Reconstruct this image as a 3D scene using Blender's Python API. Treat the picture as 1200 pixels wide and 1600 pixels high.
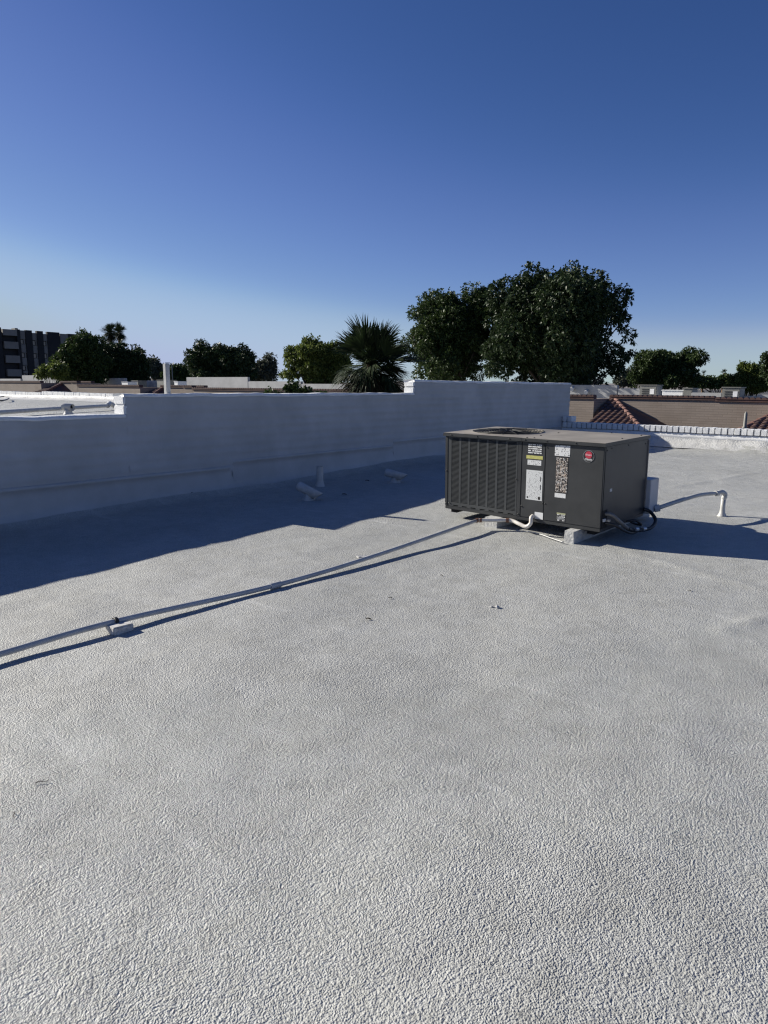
import bpy, bmesh, math, random
import numpy as np
from mathutils import Vector, Matrix, Quaternion

# ------------------------------------------------------------------ clean
for o in list(bpy.data.objects):
    bpy.data.objects.remove(o, do_unlink=True)
sc = bpy.context.scene
COL = sc.collection
random.seed(7)
rng = np.random.default_rng(7)
R = math.radians

# ------------------------------------------------------------------ camera (fitted to the photograph: 1200 x 1600 px)
EYE = np.array([0, 0, 1.62])                      # metres above the roof coating at the photographer's feet
FPX, PITCH, ROLL, YAW = 1079.9, 10.285, 0.458, 39.048
_pt, _rl, _yw = R(PITCH), R(ROLL), R(YAW)
FW = np.array([-math.sin(_yw)*math.cos(_pt), math.cos(_yw)*math.cos(_pt), -math.sin(_pt)])
_rt = np.array([math.cos(_yw), math.sin(_yw), 0.0])
_up = np.cross(_rt, FW)
RT = _rt*math.cos(_rl) + _up*math.sin(_rl)
UP = _up*math.cos(_rl) - _rt*math.sin(_rl)
cam_d = bpy.data.cameras.new('camera')
cam = bpy.data.objects.new('camera', cam_d)
COL.objects.link(cam)
cam_d.sensor_fit = 'VERTICAL'
cam_d.sensor_height = 36.0
cam_d.lens = 36.0*FPX/1600.0
cam_d.clip_start = 0.05
cam_d.clip_end = 9000
M = Matrix(((RT[0], UP[0], -FW[0], EYE[0]), (RT[1], UP[1], -FW[1], EYE[1]), (RT[2], UP[2], -FW[2], EYE[2]), (0, 0, 0, 1)))
cam.matrix_world = M
sc.camera = cam

# ------------------------------------------------------------------ sky, sun, exposure
SUN_AZ, SUN_EL = 256.0, 25.6                      # degrees clockwise from +Y; the wall runs along +Y
world = bpy.data.worlds.new('World')
sc.world = world
world.use_nodes = True
wn = world.node_tree.nodes
wl = world.node_tree.links
bg = wn['Background']
sky = wn.new('ShaderNodeTexSky')
sky.sky_type = 'NISHITA'
sky.sun_disc = False
sky.sun_elevation = R(SUN_EL)
sky.sun_rotation = R(SUN_AZ)
sky.altitude = 350
sky.air_density = 0.7
sky.dust_density = 0.2
sky.ozone_density = 1.0
# one response curve for the whole sky, all directions alike: deeper overhead, softer glow low down
k1 = wn.new('ShaderNodeVectorMath'); k1.operation = 'SCALE'; k1.inputs['Scale'].default_value = 0.055
cv = wn.new('ShaderNodeRGBCurve')
k2 = wn.new('ShaderNodeVectorMath'); k2.operation = 'SCALE'; k2.inputs['Scale'].default_value = 10.0
def set_curve(c, pts):
    while len(c.points) > 2: c.points.remove(c.points[1])
    c.points[0].location = pts[0]; c.points[-1].location = pts[-1]
    for p in pts[1:-1]: c.points.new(*p)
set_curve(cv.mapping.curves[0], [(0, 0), (0.060, 0.045), (0.093, 0.100), (0.156, 0.198), (0.246, 0.385), (0.45, 0.435), (1, 0.48)])
set_curve(cv.mapping.curves[1], [(0, 0), (0.098, 0.104), (0.150, 0.188), (0.235, 0.324), (0.352, 0.520), (0.52, 0.495), (1, 0.53)])
set_curve(cv.mapping.curves[2], [(0, 0), (0.178, 0.310), (0.250, 0.470), (0.337, 0.600), (0.468, 0.715), (0.52, 0.63), (1, 0.62)])
cv.mapping.update()
wl.new(sky.outputs[0], k1.inputs[0]); wl.new(k1.outputs[0], cv.inputs[1]); wl.new(cv.outputs[0], k2.inputs[0]); wl.new(k2.outputs[0], bg.inputs[0])
EXPOSURE = 0.6
bg.inputs[1].default_value = 0.1/2**EXPOSURE
sun_d = bpy.data.lights.new('sun', 'SUN')
sun_d.energy = 5.0
sun_d.angle = R(0.5)
sun_d.color = (1.0, 0.95, 0.845)
sun = bpy.data.objects.new('sun', sun_d)
COL.objects.link(sun)
_a = R(SUN_AZ)
SUNV = Vector((math.sin(_a)*math.cos(R(SUN_EL)), math.cos(_a)*math.cos(R(SUN_EL)), math.sin(R(SUN_EL))))
sun.rotation_euler = (-SUNV).to_track_quat('-Z', 'Y').to_euler()
sun.location = (-30, -8, 30)
sc.view_settings.view_transform = 'Standard'
sc.view_settings.look = 'None'
sc.view_settings.exposure = EXPOSURE
sc.view_settings.gamma = 1.0
sc.view_settings.use_curve_mapping = False
sc.render.engine = 'CYCLES'
sc.cycles.use_denoising = True
sc.cycles.denoiser = 'OPENIMAGEDENOISE'
sc.cycles.denoising_input_passes = 'RGB_ALBEDO_NORMAL'
sc.cycles.denoising_prefilter = 'NONE'             # sharp guides keep the fine grain of the coating
sc.cycles.use_adaptive_sampling = False
sc.cycles.pixel_filter_type = 'BLACKMAN_HARRIS'
sc.cycles.filter_width = 1.25
sc.cycles.max_bounces = 6
sc.render.resolution_x, sc.render.resolution_y = 768, 1024

# ------------------------------------------------------------------ pixel -> place helpers (direction only; the surface gives the distance)
def ray(x, y):
    return FW + RT*(x-600)/FPX - UP*(y-800)/FPX
def on_x(x, y, X):
    d = ray(x, y); return EYE + d*(X/d[0])
def on_y(x, y, Y):
    d = ray(x, y); return EYE + d*(Y/d[1])
def on_z(x, y, z):
    d = ray(x, y); return EYE + d*((z-EYE[2])/d[2])
def at(x, y, Z):
    return EYE + ray(x, y)*Z
SB, SC_ = 0.0162, -0.0031
def roof_plane(X, Y):
    return SB*Y + SC_*X
def on_roof(x, y, h=0.0):
    d = ray(x, y); t = (-EYE[2]+h)/(d[2]-SB*d[1]-SC_*d[0]); return EYE + d*t

# ------------------------------------------------------------------ noise
_LAT = rng.random((257, 257))
def vnoise(x, y):
    xi = np.floor(x).astype(int); yi = np.floor(y).astype(int)
    fx = x-xi; fy = y-yi
    fx = fx*fx*(3-2*fx); fy = fy*fy*(3-2*fy)
    a = _LAT[xi % 257, yi % 257]; b = _LAT[(xi+1) % 257, yi % 257]
    c = _LAT[xi % 257, (yi+1) % 257]; d = _LAT[(xi+1) % 257, (yi+1) % 257]
    return (a*(1-fx)+b*fx)*(1-fy)+(c*(1-fx)+d*fx)*fy - 0.5
def fnoise(x, y, oct=3):
    s = 0; amp = 1.0
    x = np.asarray(x, float); y = np.asarray(y, float)
    for k in range(oct):
        s = s + amp*vnoise(x*2**k+31.7*k, y*2**k+17.3*k); amp *= 0.5
    return s

# ------------------------------------------------------------------ mesh builder
class MB:
    def __init__(self):
        self.v = []; self.f = []
    def add(self, vs, fs):
        n = len(self.v); self.v += [tuple(map(float, p)) for p in vs]
        self.f += [tuple(i+n for i in f) for f in fs]; return self
    def box(self, x0, y0, z0, x1, y1, z1):
        return self.add([(x0,y0,z0),(x1,y0,z0),(x1,y1,z0),(x0,y1,z0),(x0,y0,z1),(x1,y0,z1),(x1,y1,z1),(x0,y1,z1)],
                        [(3,2,1,0),(4,5,6,7),(0,1,5,4),(1,2,6,5),(2,3,7,6),(3,0,4,7)])
    def hexa(self, b, t):          # four bottom and four top points
        return self.add(list(b)+list(t), [(3,2,1,0),(4,5,6,7),(0,1,5,4),(1,2,6,5),(2,3,7,6),(3,0,4,7)])
    def tube(self, pts, rad, n=10, caps=True, a0=0.0, a1=2*math.pi):
        pts = [Vector(p) for p in pts]
        if not hasattr(rad, '__len__'): rad = [rad]*len(pts)
        t0 = (pts[1]-pts[0]).normalized()
        u = t0.orthogonal().normalized()
        base = len(self.v); k = len(pts)
        for i, p in enumerate(pts):
            if i == 0: t = t0
            elif i == k-1: t = (pts[i]-pts[i-1]).normalized()
            else: t = ((pts[i+1]-pts[i]).normalized()+(pts[i]-pts[i-1]).normalized()).normalized()
            u = (u - t*u.dot(t)).normalized(); w = t.cross(u)
            for j in range(n):
                a = 2*math.pi*j/n
                self.v.append(tuple(p+(u*math.cos(a)+w*math.sin(a))*rad[i]))
        for i in range(k-1):
            for j in range(n):
                a = base+i*n+j; b = base+i*n+(j+1) % n
                self.f.append((a, b, b+n, a+n))
        if caps:
            self.f.append(tuple(base+j for j in reversed(range(n))))
            self.f.append(tuple(base+(k-1)*n+j for j in range(n)))
        return self
    def lathe(self, prof, c=(0,0,0), n=20, cap=True):   # prof: (r, z)
        base = len(self.v)
        for r, z in prof:
            for j in range(n):
                a = 2*math.pi*j/n
                self.v.append((c[0]+r*math.cos(a), c[1]+r*math.sin(a), c[2]+z))
        for i in range(len(prof)-1):
            for j in range(n):
                a = base+i*n+j; b = base+i*n+(j+1) % n
                self.f.append((a, b, b+n, a+n))
        if cap:
            self.f.append(tuple(base+j for j in reversed(range(n))))
            self.f.append(tuple(base+(len(prof)-1)*n+j for j in range(n)))
        return self
    def grid(self, P):               # P: array (a, b, 3)
        a, b = P.shape[:2]; n = len(self.v)
        self.v += [tuple(map(float, q)) for q in P.reshape(-1, 3)]
        for i in range(a-1):
            for j in range(b-1):
                k = n+i*b+j
                self.f.append((k, k+b, k+b+1, k+1))
        return self
    def mesh(self, name, mat=None, smooth=False):
        me = bpy.data.meshes.new(name)
        me.from_pydata(self.v, [], self.f)
        if smooth:
            me.polygons.foreach_set('use_smooth', [True]*len(me.polygons))
        if mat: me.materials.append(mat)
        me.update(); return me
    def build(self, name, mat, parent=None, smooth=False, bevel=0.0, seg=2, auto=None):
        me = self.mesh(name, mat, smooth)
        if bevel:
            bm = bmesh.new(); bm.from_mesh(me)
            bmesh.ops.bevel(bm, geom=[e for e in bm.edges if len(e.link_faces) == 2 and e.calc_face_angle() > 0.5],
                            offset=bevel, segments=seg, affect='EDGES', clamp_overlap=True)
            bm.to_mesh(me); bm.free()
        if auto is not None:
            me.polygons.foreach_set('use_smooth', [True]*len(me.polygons))
            me.set_sharp_from_angle(angle=auto)
        o = bpy.data.objects.new(name, me); COL.objects.link(o)
        if parent: o.parent = parent
        return o

def tag(o, label=None, cat=None, group=None, kind=None):
    if label: o['label'] = label
    if cat: o['category'] = cat
    if group: o['group'] = group
    if kind: o['kind'] = kind
    return o
def empty(name, label, cat, loc=(0,0,0), group=None):
    o = bpy.data.objects.new(name, None); COL.objects.link(o)
    o.location = Vector(loc); o.empty_display_size = 0.1
    return tag(o, label, cat, group)
def inst(mesh, name, parent=None, loc=(0,0,0), rot=None, scale=None):
    o = bpy.data.objects.new(name, mesh); COL.objects.link(o)
    o.location = Vector(loc)
    if rot is not None: o.rotation_euler = rot
    if scale is not None: o.scale = scale
    if parent: o.parent = parent
    return o
def smooth_path(pts, n=6):
    pts = [Vector(p) for p in pts]; out = []
    for i in range(len(pts)-1):
        p0 = pts[max(i-1, 0)]; p1 = pts[i]; p2 = pts[i+1]; p3 = pts[min(i+2, len(pts)-1)]
        for k in range(n):
            t = k/n
            out.append(0.5*((2*p1)+(p2-p0)*t+(2*p0-5*p1+4*p2-p3)*t*t+(-p0+3*p1-3*p2+p3)*t**3))
    out.append(pts[-1]); return out

# ------------------------------------------------------------------ materials
def new_mat(name):
    m = bpy.data.materials.new(name); m.use_nodes = True
    nt = m.node_tree; b = nt.nodes['Principled BSDF']
    return m, nt, b
def N(nt, t, **kw):
    n = nt.nodes.new('ShaderNode'+t)
    for k, v in kw.items():
        if k in n.inputs: n.inputs[k].default_value = v
        else: setattr(n, k, v)
    return n
def coord(nt, kind='Object'):
    return nt.nodes.new('ShaderNodeTexCoord').outputs[kind]
def ramp(nt, src, stops):
    r = nt.nodes.new('ShaderNodeValToRGB'); e = r.color_ramp.elements
    while len(e) < len(stops): e.new(0.5)
    for i, (p, c) in enumerate(stops):
        e[i].position = p; e[i].color = (*c, 1) if len(c) == 3 else c
    nt.links.new(src, r.inputs[0]); return r.outputs[0]
def mat_var(name, c1, c2, scale=3.0, rough=0.7, metal=0.0, bump=0.0, bscale=60.0, detail=4.0, spec=0.5, lo=0.3, hi=0.7, bdist=0.01):
    """colour wandering between two tones, with optional fine relief"""
    m, nt, b = new_mat(name)
    co = coord(nt)
    n = N(nt, 'TexNoise', Scale=scale, Detail=detail, Roughness=0.6); nt.links.new(co, n.inputs['Vector'])
    nt.links.new(ramp(nt, n.outputs[0], [(lo, c1), (hi, c2)]), b.inputs['Base Color'])
    b.inputs['Roughness'].default_value = rough; b.inputs['Metallic'].default_value = metal
    b.inputs['Specular IOR Level'].default_value = spec
    if bump:
        n2 = N(nt, 'TexNoise', Scale=bscale, Detail=3.0); nt.links.new(co, n2.inputs['Vector'])
        bp = N(nt, 'Bump', Strength=bump, Distance=bdist); nt.links.new(n2.outputs[0], bp.inputs['Height'])
        nt.links.new(bp.outputs[0], b.inputs['Normal'])
    return m

def make_roof_mat(name, base=1.0, fine=1.0):
    m, nt, b = new_mat(name); L = nt.links
    co = coord(nt)
    # colour: aged white elastomeric coating, dust in patches
    n1 = N(nt, 'TexNoise', Scale=0.55, Detail=5.0, Roughness=0.6); L.new(co, n1.inputs['Vector'])
    c1 = ramp(nt, n1.outputs[0], [(0.3, (0.535*base, 0.54*base, 0.528*base)), (0.52, (0.605*base, 0.611*base, 0.60*base)), (0.75, (0.66*base, 0.667*base, 0.657*base))])
    n2 = N(nt, 'TexNoise', Scale=7.0, Detail=6.0, Roughness=0.7); L.new(co, n2.inputs['Vector'])
    c2 = ramp(nt, n2.outputs[0], [(0.35, (0.86, 0.855, 0.84)), (0.6, (1, 1, 1))])
    mx = N(nt, 'MixRGB', blend_type='MULTIPLY'); mx.inputs[0].default_value = 1.0
    L.new(c1, mx.inputs[1]); L.new(c2, mx.inputs[2])
    # small dark specks of grit
    v = N(nt, 'TexVoronoi', Scale=9.0); L.new(co, v.inputs['Vector'])
    sp = ramp(nt, v.outputs['Distance'], [(0.012, (0.35, 0.33, 0.30)), (0.03, (1, 1, 1))])
    mx2 = N(nt, 'MixRGB', blend_type='MULTIPLY'); mx2.inputs[0].default_value = 1.0
    L.new(mx.outputs[0], mx2.inputs[1]); L.new(sp, mx2.inputs[2])
    g3 = N(nt, 'TexNoise', Scale=85.0, Detail=3.0, Roughness=0.7); L.new(co, g3.inputs['Vector'])  # random speckle in the colour, standing in for grain shading that denoising smooths away
    mx3 = N(nt, 'MixRGB', blend_type='MULTIPLY'); mx3.inputs[0].default_value = 1.0
    L.new(mx2.outputs[0], mx3.inputs[1]); L.new(ramp(nt, g3.outputs[0], [(0.34, (0.74, 0.735, 0.71)), (0.5, (0.97, 0.965, 0.94)), (0.66, (1.14, 1.135, 1.11))]), mx3.inputs[2])
    # paler roller laps over the sheet joints, broken up, running square to the wall
    sx = N(nt, 'SeparateXYZ'); L.new(co, sx.inputs[0])
    wob = N(nt, 'TexNoise', Scale=0.8, Detail=3.0); L.new(co, wob.inputs['Vector'])
    wq = N(nt, 'Math', operation='MULTIPLY_ADD'); L.new(wob.outputs[0], wq.inputs[0]); wq.inputs[1].default_value = 0.22; L.new(sx.outputs[1], wq.inputs[2])
    dv = N(nt, 'Math', operation='DIVIDE'); L.new(wq.outputs[0], dv.inputs[0]); dv.inputs[1].default_value = 0.93
    frc = N(nt, 'Math', operation='FRACT'); L.new(dv.outputs[0], frc.inputs[0])
    lap = ramp(nt, frc.outputs[0], [(0.0, (0, 0, 0)), (0.46, (0, 0, 0)), (0.50, (1, 1, 1)), (0.535, (0.15, 0.15, 0.15)), (0.60, (0, 0, 0)), (1.0, (0, 0, 0))])
    msk = N(nt, 'TexNoise', Scale=1.1, Detail=4.0, Roughness=0.7); L.new(co, msk.inputs['Vector'])
    lm = N(nt, 'MixRGB', blend_type='MULTIPLY'); lm.inputs[0].default_value = 1.0
    L.new(lap, lm.inputs[1]); L.new(ramp(nt, msk.outputs[0], [(0.47, (0, 0, 0)), (0.62, (1, 1, 1))]), lm.inputs[2])
    mx4 = N(nt, 'MixRGB', blend_type='ADD'); mx4.inputs[0].default_value = 0.07
    L.new(mx3.outputs[0], mx4.inputs[1]); L.new(lm.outputs[0], mx4.inputs[2])
    L.new(mx4.outputs[0], b.inputs['Base Color'])
    b.inputs['Roughness'].default_value = 0.55
    b.inputs['Specular IOR Level'].default_value = 0.35
    # relief: orange-peel of sprayed foam, in three sizes, stronger and weaker in patches
    w = N(nt, 'TexNoise', Scale=14.0, Detail=2.0); L.new(co, w.inputs['Vector'])
    add = N(nt, 'VectorMath', operation='MULTIPLY_ADD'); add.inputs[1].default_value = (0.02, 0.02, 0.02)
    L.new(w.outputs[1], add.inputs[0]); L.new(co, add.inputs[2])
    f1 = N(nt, 'TexVoronoi', feature='SMOOTH_F1', Scale=155.0); f1.inputs['Smoothness'].default_value = 0.35; f1.inputs['Randomness'].default_value = 1.0
    L.new(add.outputs[0], f1.inputs['Vector'])
    f1b = N(nt, 'TexNoise', Scale=260.0, Detail=1.0, Roughness=0.5); L.new(co, f1b.inputs['Vector'])
    f2 = N(nt, 'TexNoise', Scale=78.0, Detail=1.5, Roughness=0.5); L.new(co, f2.inputs['Vector'])
    f3 = N(nt, 'TexNoise', Scale=4.0, Detail=2.0, Roughness=0.5); L.new(co, f3.inputs['Vector'])
    pa = N(nt, 'TexNoise', Scale=1.3, Detail=2.0); L.new(co, pa.inputs['Vector'])
    pr = N(nt, 'MapRange'); L.new(pa.outputs[0], pr.inputs[0])
    pr.inputs[1].default_value = 0.3; pr.inputs[2].default_value = 0.7; pr.inputs[3].default_value = 0.55; pr.inputs[4].default_value = 1.15
    def mul(a, k):
        q = N(nt, 'Math', operation='MULTIPLY'); L.new(a, q.inputs[0])
        if hasattr(k, 'node'): L.new(k, q.inputs[1])
        else: q.inputs[1].default_value = k
        return q.outputs[0]
    def plus(a, c):
        q = N(nt, 'Math', operation='ADD'); L.new(a, q.inputs[0]); L.new(c, q.inputs[1]); return q.outputs[0]
    fineh = plus(mul(f1.outputs['Distance'], -0.0052*fine), mul(f1b.outputs[0], 0.0036*fine))
    h = plus(mul(fineh, pr.outputs[0]), plus(mul(f2.outputs[0], 0.0068*fine), mul(f3.outputs[0], 0.014)))
    bp = N(nt, 'Bump', Strength=1.0, Distance=1.0); L.new(h, bp.inputs['Height'])
    L.new(bp.outputs[0], b.inputs['Normal'])
    return m

M_ROOF = make_roof_mat('white_roof_coating', 0.74)
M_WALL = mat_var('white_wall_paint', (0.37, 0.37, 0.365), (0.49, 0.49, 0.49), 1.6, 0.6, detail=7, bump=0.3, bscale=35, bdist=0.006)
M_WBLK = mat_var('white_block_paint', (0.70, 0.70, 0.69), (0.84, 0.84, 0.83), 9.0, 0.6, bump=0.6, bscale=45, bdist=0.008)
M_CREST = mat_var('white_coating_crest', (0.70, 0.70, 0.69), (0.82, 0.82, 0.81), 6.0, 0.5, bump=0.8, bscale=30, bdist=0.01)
M_FOAM = mat_var('white_foam_cant', (0.42, 0.415, 0.40), (0.54, 0.54, 0.53), 5.0, 0.5, bump=1.0, bscale=28, bdist=0.015)
M_SLEEP = mat_var('coated_timber', (0.40, 0.395, 0.38), (0.55, 0.55, 0.54), 14.0, 0.6, bump=0.8, bscale=40, bdist=0.01)
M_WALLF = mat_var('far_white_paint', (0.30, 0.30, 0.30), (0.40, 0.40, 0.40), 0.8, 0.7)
M_GROUT = mat_var('dark_joint', (0.13, 0.13, 0.14), (0.22, 0.22, 0.23), 8.0, 0.9)
M_WPIPE = mat_var('white_painted_pipe', (0.40, 0.395, 0.38), (0.52, 0.515, 0.50), 14.0, 0.45, bump=0.2, bscale=60, bdist=0.004)
M_GPIPE = mat_var('grey_conduit', (0.38, 0.385, 0.39), (0.48, 0.485, 0.49), 8.0, 0.42, metal=0.0, bump=0.1, bscale=80, bdist=0.002)
M_PVC = mat_var('aged_pvc', (0.62, 0.57, 0.50), (0.74, 0.71, 0.66), 16.0, 0.4)
M_RUST = mat_var('brown_clamp', (0.12, 0.05, 0.03), (0.26, 0.13, 0.08), 40.0, 0.6)
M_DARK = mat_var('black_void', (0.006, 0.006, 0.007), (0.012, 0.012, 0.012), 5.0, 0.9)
M_CAB = mat_var('charcoal_cabinet', (0.031, 0.0325, 0.034), (0.052, 0.054, 0.0555), 2.8, 0.42, bump=0.12, bscale=140, bdist=0.001, spec=0.4)
M_CABF = mat_var('charcoal_louver', (0.045, 0.048, 0.050), (0.061, 0.065, 0.068), 3.0, 0.45, spec=0.4)
M_LID = mat_var('dusty_lid', (0.20, 0.180, 0.152), (0.32, 0.290, 0.248), 3.5, 0.62, bump=0.1, bscale=120, bdist=0.001, detail=7)
M_COIL = mat_var('coil_fins', (0.010, 0.010, 0.011), (0.022, 0.022, 0.023), 30.0, 0.7)
M_BLK = mat_var('black_rubber', (0.012, 0.012, 0.013), (0.03, 0.03, 0.03), 20.0, 0.45)
M_STEEL = mat_var('galvanised', (0.35, 0.35, 0.36), (0.5, 0.5, 0.51), 20.0, 0.35, metal=0.7)
M_SCREW = mat_var('screw_head', (0.02, 0.02, 0.02), (0.05, 0.05, 0.05), 20.0, 0.4, metal=0.5)
M_GREYBOX = mat_var('grey_enamel_box', (0.42, 0.43, 0.45), (0.52, 0.53, 0.55), 5.0, 0.45)
M_WHITEP = mat_var('white_print', (0.70, 0.70, 0.69), (0.80, 0.80, 0.79), 8.0, 0.4)
M_RED = mat_var('red_enamel', (0.42, 0.035, 0.06), (0.52, 0.06, 0.09), 30.0, 0.3)
M_PINK = mat_var('pale_pink_print', (0.75, 0.45, 0.48), (0.8, 0.5, 0.52), 30.0, 0.4)
M_CHROME = mat_var('dull_silver', (0.5, 0.5, 0.5), (0.6, 0.6, 0.6), 10.0, 0.35, metal=0.6)
M_STONE = mat_var('pale_stone', (0.35, 0.34, 0.32), (0.6, 0.59, 0.57), 40.0, 0.8)
M_TWIG = mat_var('dry_twig', (0.03, 0.022, 0.016), (0.07, 0.05, 0.035), 40.0, 0.8)
M_TRUNK = mat_var('bark', (0.05, 0.04, 0.03), (0.13, 0.10, 0.075), 6.0, 0.9, bump=0.8, bscale=12, bdist=0.03)
M_PALMTR = mat_var('palm_fibre', (0.10, 0.06, 0.035), (0.24, 0.15, 0.08), 9.0, 0.9, bump=1.0, bscale=14, bdist=0.04)
M_CONC = mat_var('asphalt', (0.045, 0.045, 0.047), (0.07, 0.07, 0.07), 0.4, 0.9)
M_CHAR = mat_var('charcoal_stucco', (0.016, 0.015, 0.016), (0.026, 0.025, 0.026), 0.5, 0.85)
M_PALE = mat_var('greige_stucco', (0.20, 0.18, 0.155), (0.25, 0.228, 0.20), 0.5, 0.85)
M_UNIT = mat_var('weathered_unit', (0.15, 0.15, 0.135), (0.24, 0.235, 0.215), 1.5, 0.6)
M_HILL = mat_var('far_hill', (0.16, 0.15, 0.15), (0.22, 0.2, 0.19), 0.002, 1.0)
def glass_mat():
    m, nt, b = new_mat('window_glass')
    b.inputs['Base Color'].default_value = (0.02, 0.03, 0.045, 1); b.inputs['Roughness'].default_value = 0.06
    b.inputs['Specular IOR Level'].default_value = 0.9
    return m
M_GLASS = glass_mat()
def brick_mat(name, c1, c2, mortar, bw, bh, msize):
    m, nt, b = new_mat(name); L = nt.links
    co = coord(nt)
    sep = N(nt, 'SeparateXYZ'); L.new(co, sep.inputs[0])
    s = N(nt, 'Math', operation='ADD'); L.new(sep.outputs[0], s.inputs[0]); L.new(sep.outputs[1], s.inputs[1])
    cmb = N(nt, 'CombineXYZ'); L.new(s.outputs[0], cmb.inputs[0]); L.new(sep.outputs[2], cmb.inputs[1])
    br = N(nt, 'TexBrick', Scale=1.0); L.new(cmb.outputs[0], br.inputs['Vector'])
    br.inputs['Color1'].default_value = (*c1, 1); br.inputs['Color2'].default_value = (*c2, 1); br.inputs['Mortar'].default_value = (*mortar, 1)
    br.inputs['Brick Width'].default_value = bw; br.inputs['Row Height'].default_value = bh
    br.inputs['Mortar Size'].default_value = msize; br.inputs['Mortar Smooth'].default_value = 0.3
    n = N(nt, 'TexNoise', Scale=0.7, Detail=5.0); L.new(co, n.inputs['Vector'])
    mx = N(nt, 'MixRGB', blend_type='MULTIPLY'); mx.inputs[0].default_value = 1.0
    L.new(br.outputs[0], mx.inputs[1]); L.new(ramp(nt, n.outputs[0], [(0.3, (0.82, 0.8, 0.78)), (0.7, (1, 1, 1))]), mx.inputs[2])
    L.new(mx.outputs[0], b.inputs['Base Color'])
    inv = N(nt, 'Math', operation='SUBTRACT'); inv.inputs[0].default_value = 1.0; L.new(br.outputs['Fac'], inv.inputs[1])
    bp = N(nt, 'Bump', Strength=0.8, Distance=0.02); L.new(inv.outputs[0], bp.inputs['Height']); L.new(bp.outputs[0], b.inputs['Normal'])
    b.inputs['Roughness'].default_value = 0.9
    return m
M_TAN = brick_mat('tan_slump_block', (0.295, 0.245, 0.205), (0.33, 0.272, 0.228), (0.275, 0.228, 0.192), 0.4, 0.115, 0.010)
M_TILE = mat_var('clay_tile', (0.062, 0.036, 0.031), (0.13, 0.070, 0.058), 2.2, 0.8, detail=6)
M_RIDGE = mat_var('clay_ridge_tile', (0.15, 0.078, 0.062), (0.24, 0.128, 0.10), 3.0, 0.8)
def leaf_mat(name, c1, c2, trans=0.3, sc_=1.2, rough=0.5):
    m, nt, b = new_mat(name); L = nt.links
    geo = N(nt, 'NewGeometry')
    n = N(nt, 'TexNoise', Scale=sc_, Detail=2.0); L.new(coord(nt), n.inputs['Vector'])
    a = N(nt, 'Math', operation='ADD'); L.new(geo.outputs['Random Per Island'], a.inputs[0]); L.new(n.outputs[0], a.inputs[1])
    h = N(nt, 'Math', operation='MULTIPLY'); L.new(a.outputs[0], h.inputs[0]); h.inputs[1].default_value = 0.5
    col = ramp(nt, h.outputs[0], [(0.25, c1), (0.75, c2)])
    L.new(col, b.inputs['Base Color']); b.inputs['Roughness'].default_value = rough
    b.inputs['Specular IOR Level'].default_value = 0.25
    tr = N(nt, 'BsdfTranslucent'); L.new(col, tr.inputs[0])
    mx = N(nt, 'MixShader'); mx.inputs[0].default_value = trans
    L.new(b.outputs[0], mx.inputs[1]); L.new(tr.outputs[0], mx.inputs[2])
    L.new(mx.outputs[0], nt.nodes['Material Output'].inputs[0])
    return m
M_LEAF = leaf_mat('dark_leaves', (0.018, 0.032, 0.012), (0.044, 0.070, 0.024), 0.15)
M_LEAF2 = leaf_mat('mid_leaves', (0.024, 0.042, 0.012), (0.062, 0.095, 0.026), 0.2)
M_LEAF3 = leaf_mat('light_leaves', (0.06, 0.09, 0.018), (0.14, 0.17, 0.045), 0.35)
M_LEAF4 = leaf_mat('grey_leaves', (0.06, 0.07, 0.05), (0.12, 0.13, 0.09), 0.2)
M_PALM = leaf_mat('palm_fronds', (0.012, 0.022, 0.009), (0.036, 0.056, 0.02), 0.12, 0.8, 0.6)
M_PALMD = leaf_mat('dead_fronds', (0.022, 0.018, 0.011), (0.085, 0.064, 0.036), 0.1, 0.8, 0.6)

# ================================================================== SETTING
GZ = -4.6
g = MB(); g.add([(-4000, -1500, GZ), (4000, -1500, GZ), (4000, 6000, GZ), (-4000, 6000, GZ)], [(0, 1, 2, 3)])
tag(g.build('ground', M_CONC), kind='structure')
# low hills far off behind everything
hl = MB(); P = []
for i in range(121):
    a = R(-75+150*i/120)-_yw
    d = 5200
    h = 25+55*max(0, float(fnoise(i*0.11, 3.3, 4))+0.35)
    P.append([(math.sin(a)*d, math.cos(a)*d, GZ-2), (math.sin(a)*(d+500), math.cos(a)*(d+500), GZ+h), (math.sin(a)*(d+1200), math.cos(a)*(d+1200), GZ-2)])
hl.grid(np.array(P)); tag(hl.build('hills', M_HILL, smooth=True), kind='structure')

# ---------------------------------------------------------------- our roof
WX = -7.862                                       # front face of the long white wall
YP = 17.05                                        # front face of the far parapet
def roof_z(X, Y):
    z = roof_plane(X, Y)
    z = z + 0.034*fnoise(X*0.42+5, Y*0.42+9, 3) + 0.016*fnoise(X*1.7+3, Y*1.7+1, 2)
    near = np.clip((7.5-np.hypot(X, Y))/5, 0, 1)
    z = z + near*0.010*np.sin(X*2.1+Y*1.3+1.5*fnoise(X*.6, Y*.6, 2))
    # coating seams between the sheets below
    for (x0, y0, x1, y1, hh, ww) in SEAMS:
        dx, dy = x1-x0, y1-y0; l2 = dx*dx+dy*dy
        t = np.clip(((X-x0)*dx+(Y-y0)*dy)/l2, 0, 1)
        d = np.hypot(X-x0-t*dx, Y-y0-t*dy)
        z = z + hh*np.exp(-(d/ww)**2)*(0.7+0.9*vnoise(X*6, Y*6))
    dw = np.clip(1-(X-WX)/0.30, 0, 1)
    z = z + 0.11*dw**2.2
    dp = np.clip(1-(YP-Y)/0.55, 0, 1)
    z = z + 0.13*dp**1.8*(1+0.5*fnoise(X*3, Y*3, 2))
    return z
_s = lambda a, b: (*on_roof(*a)[:2], *on_roof(*b)[:2])
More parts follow.
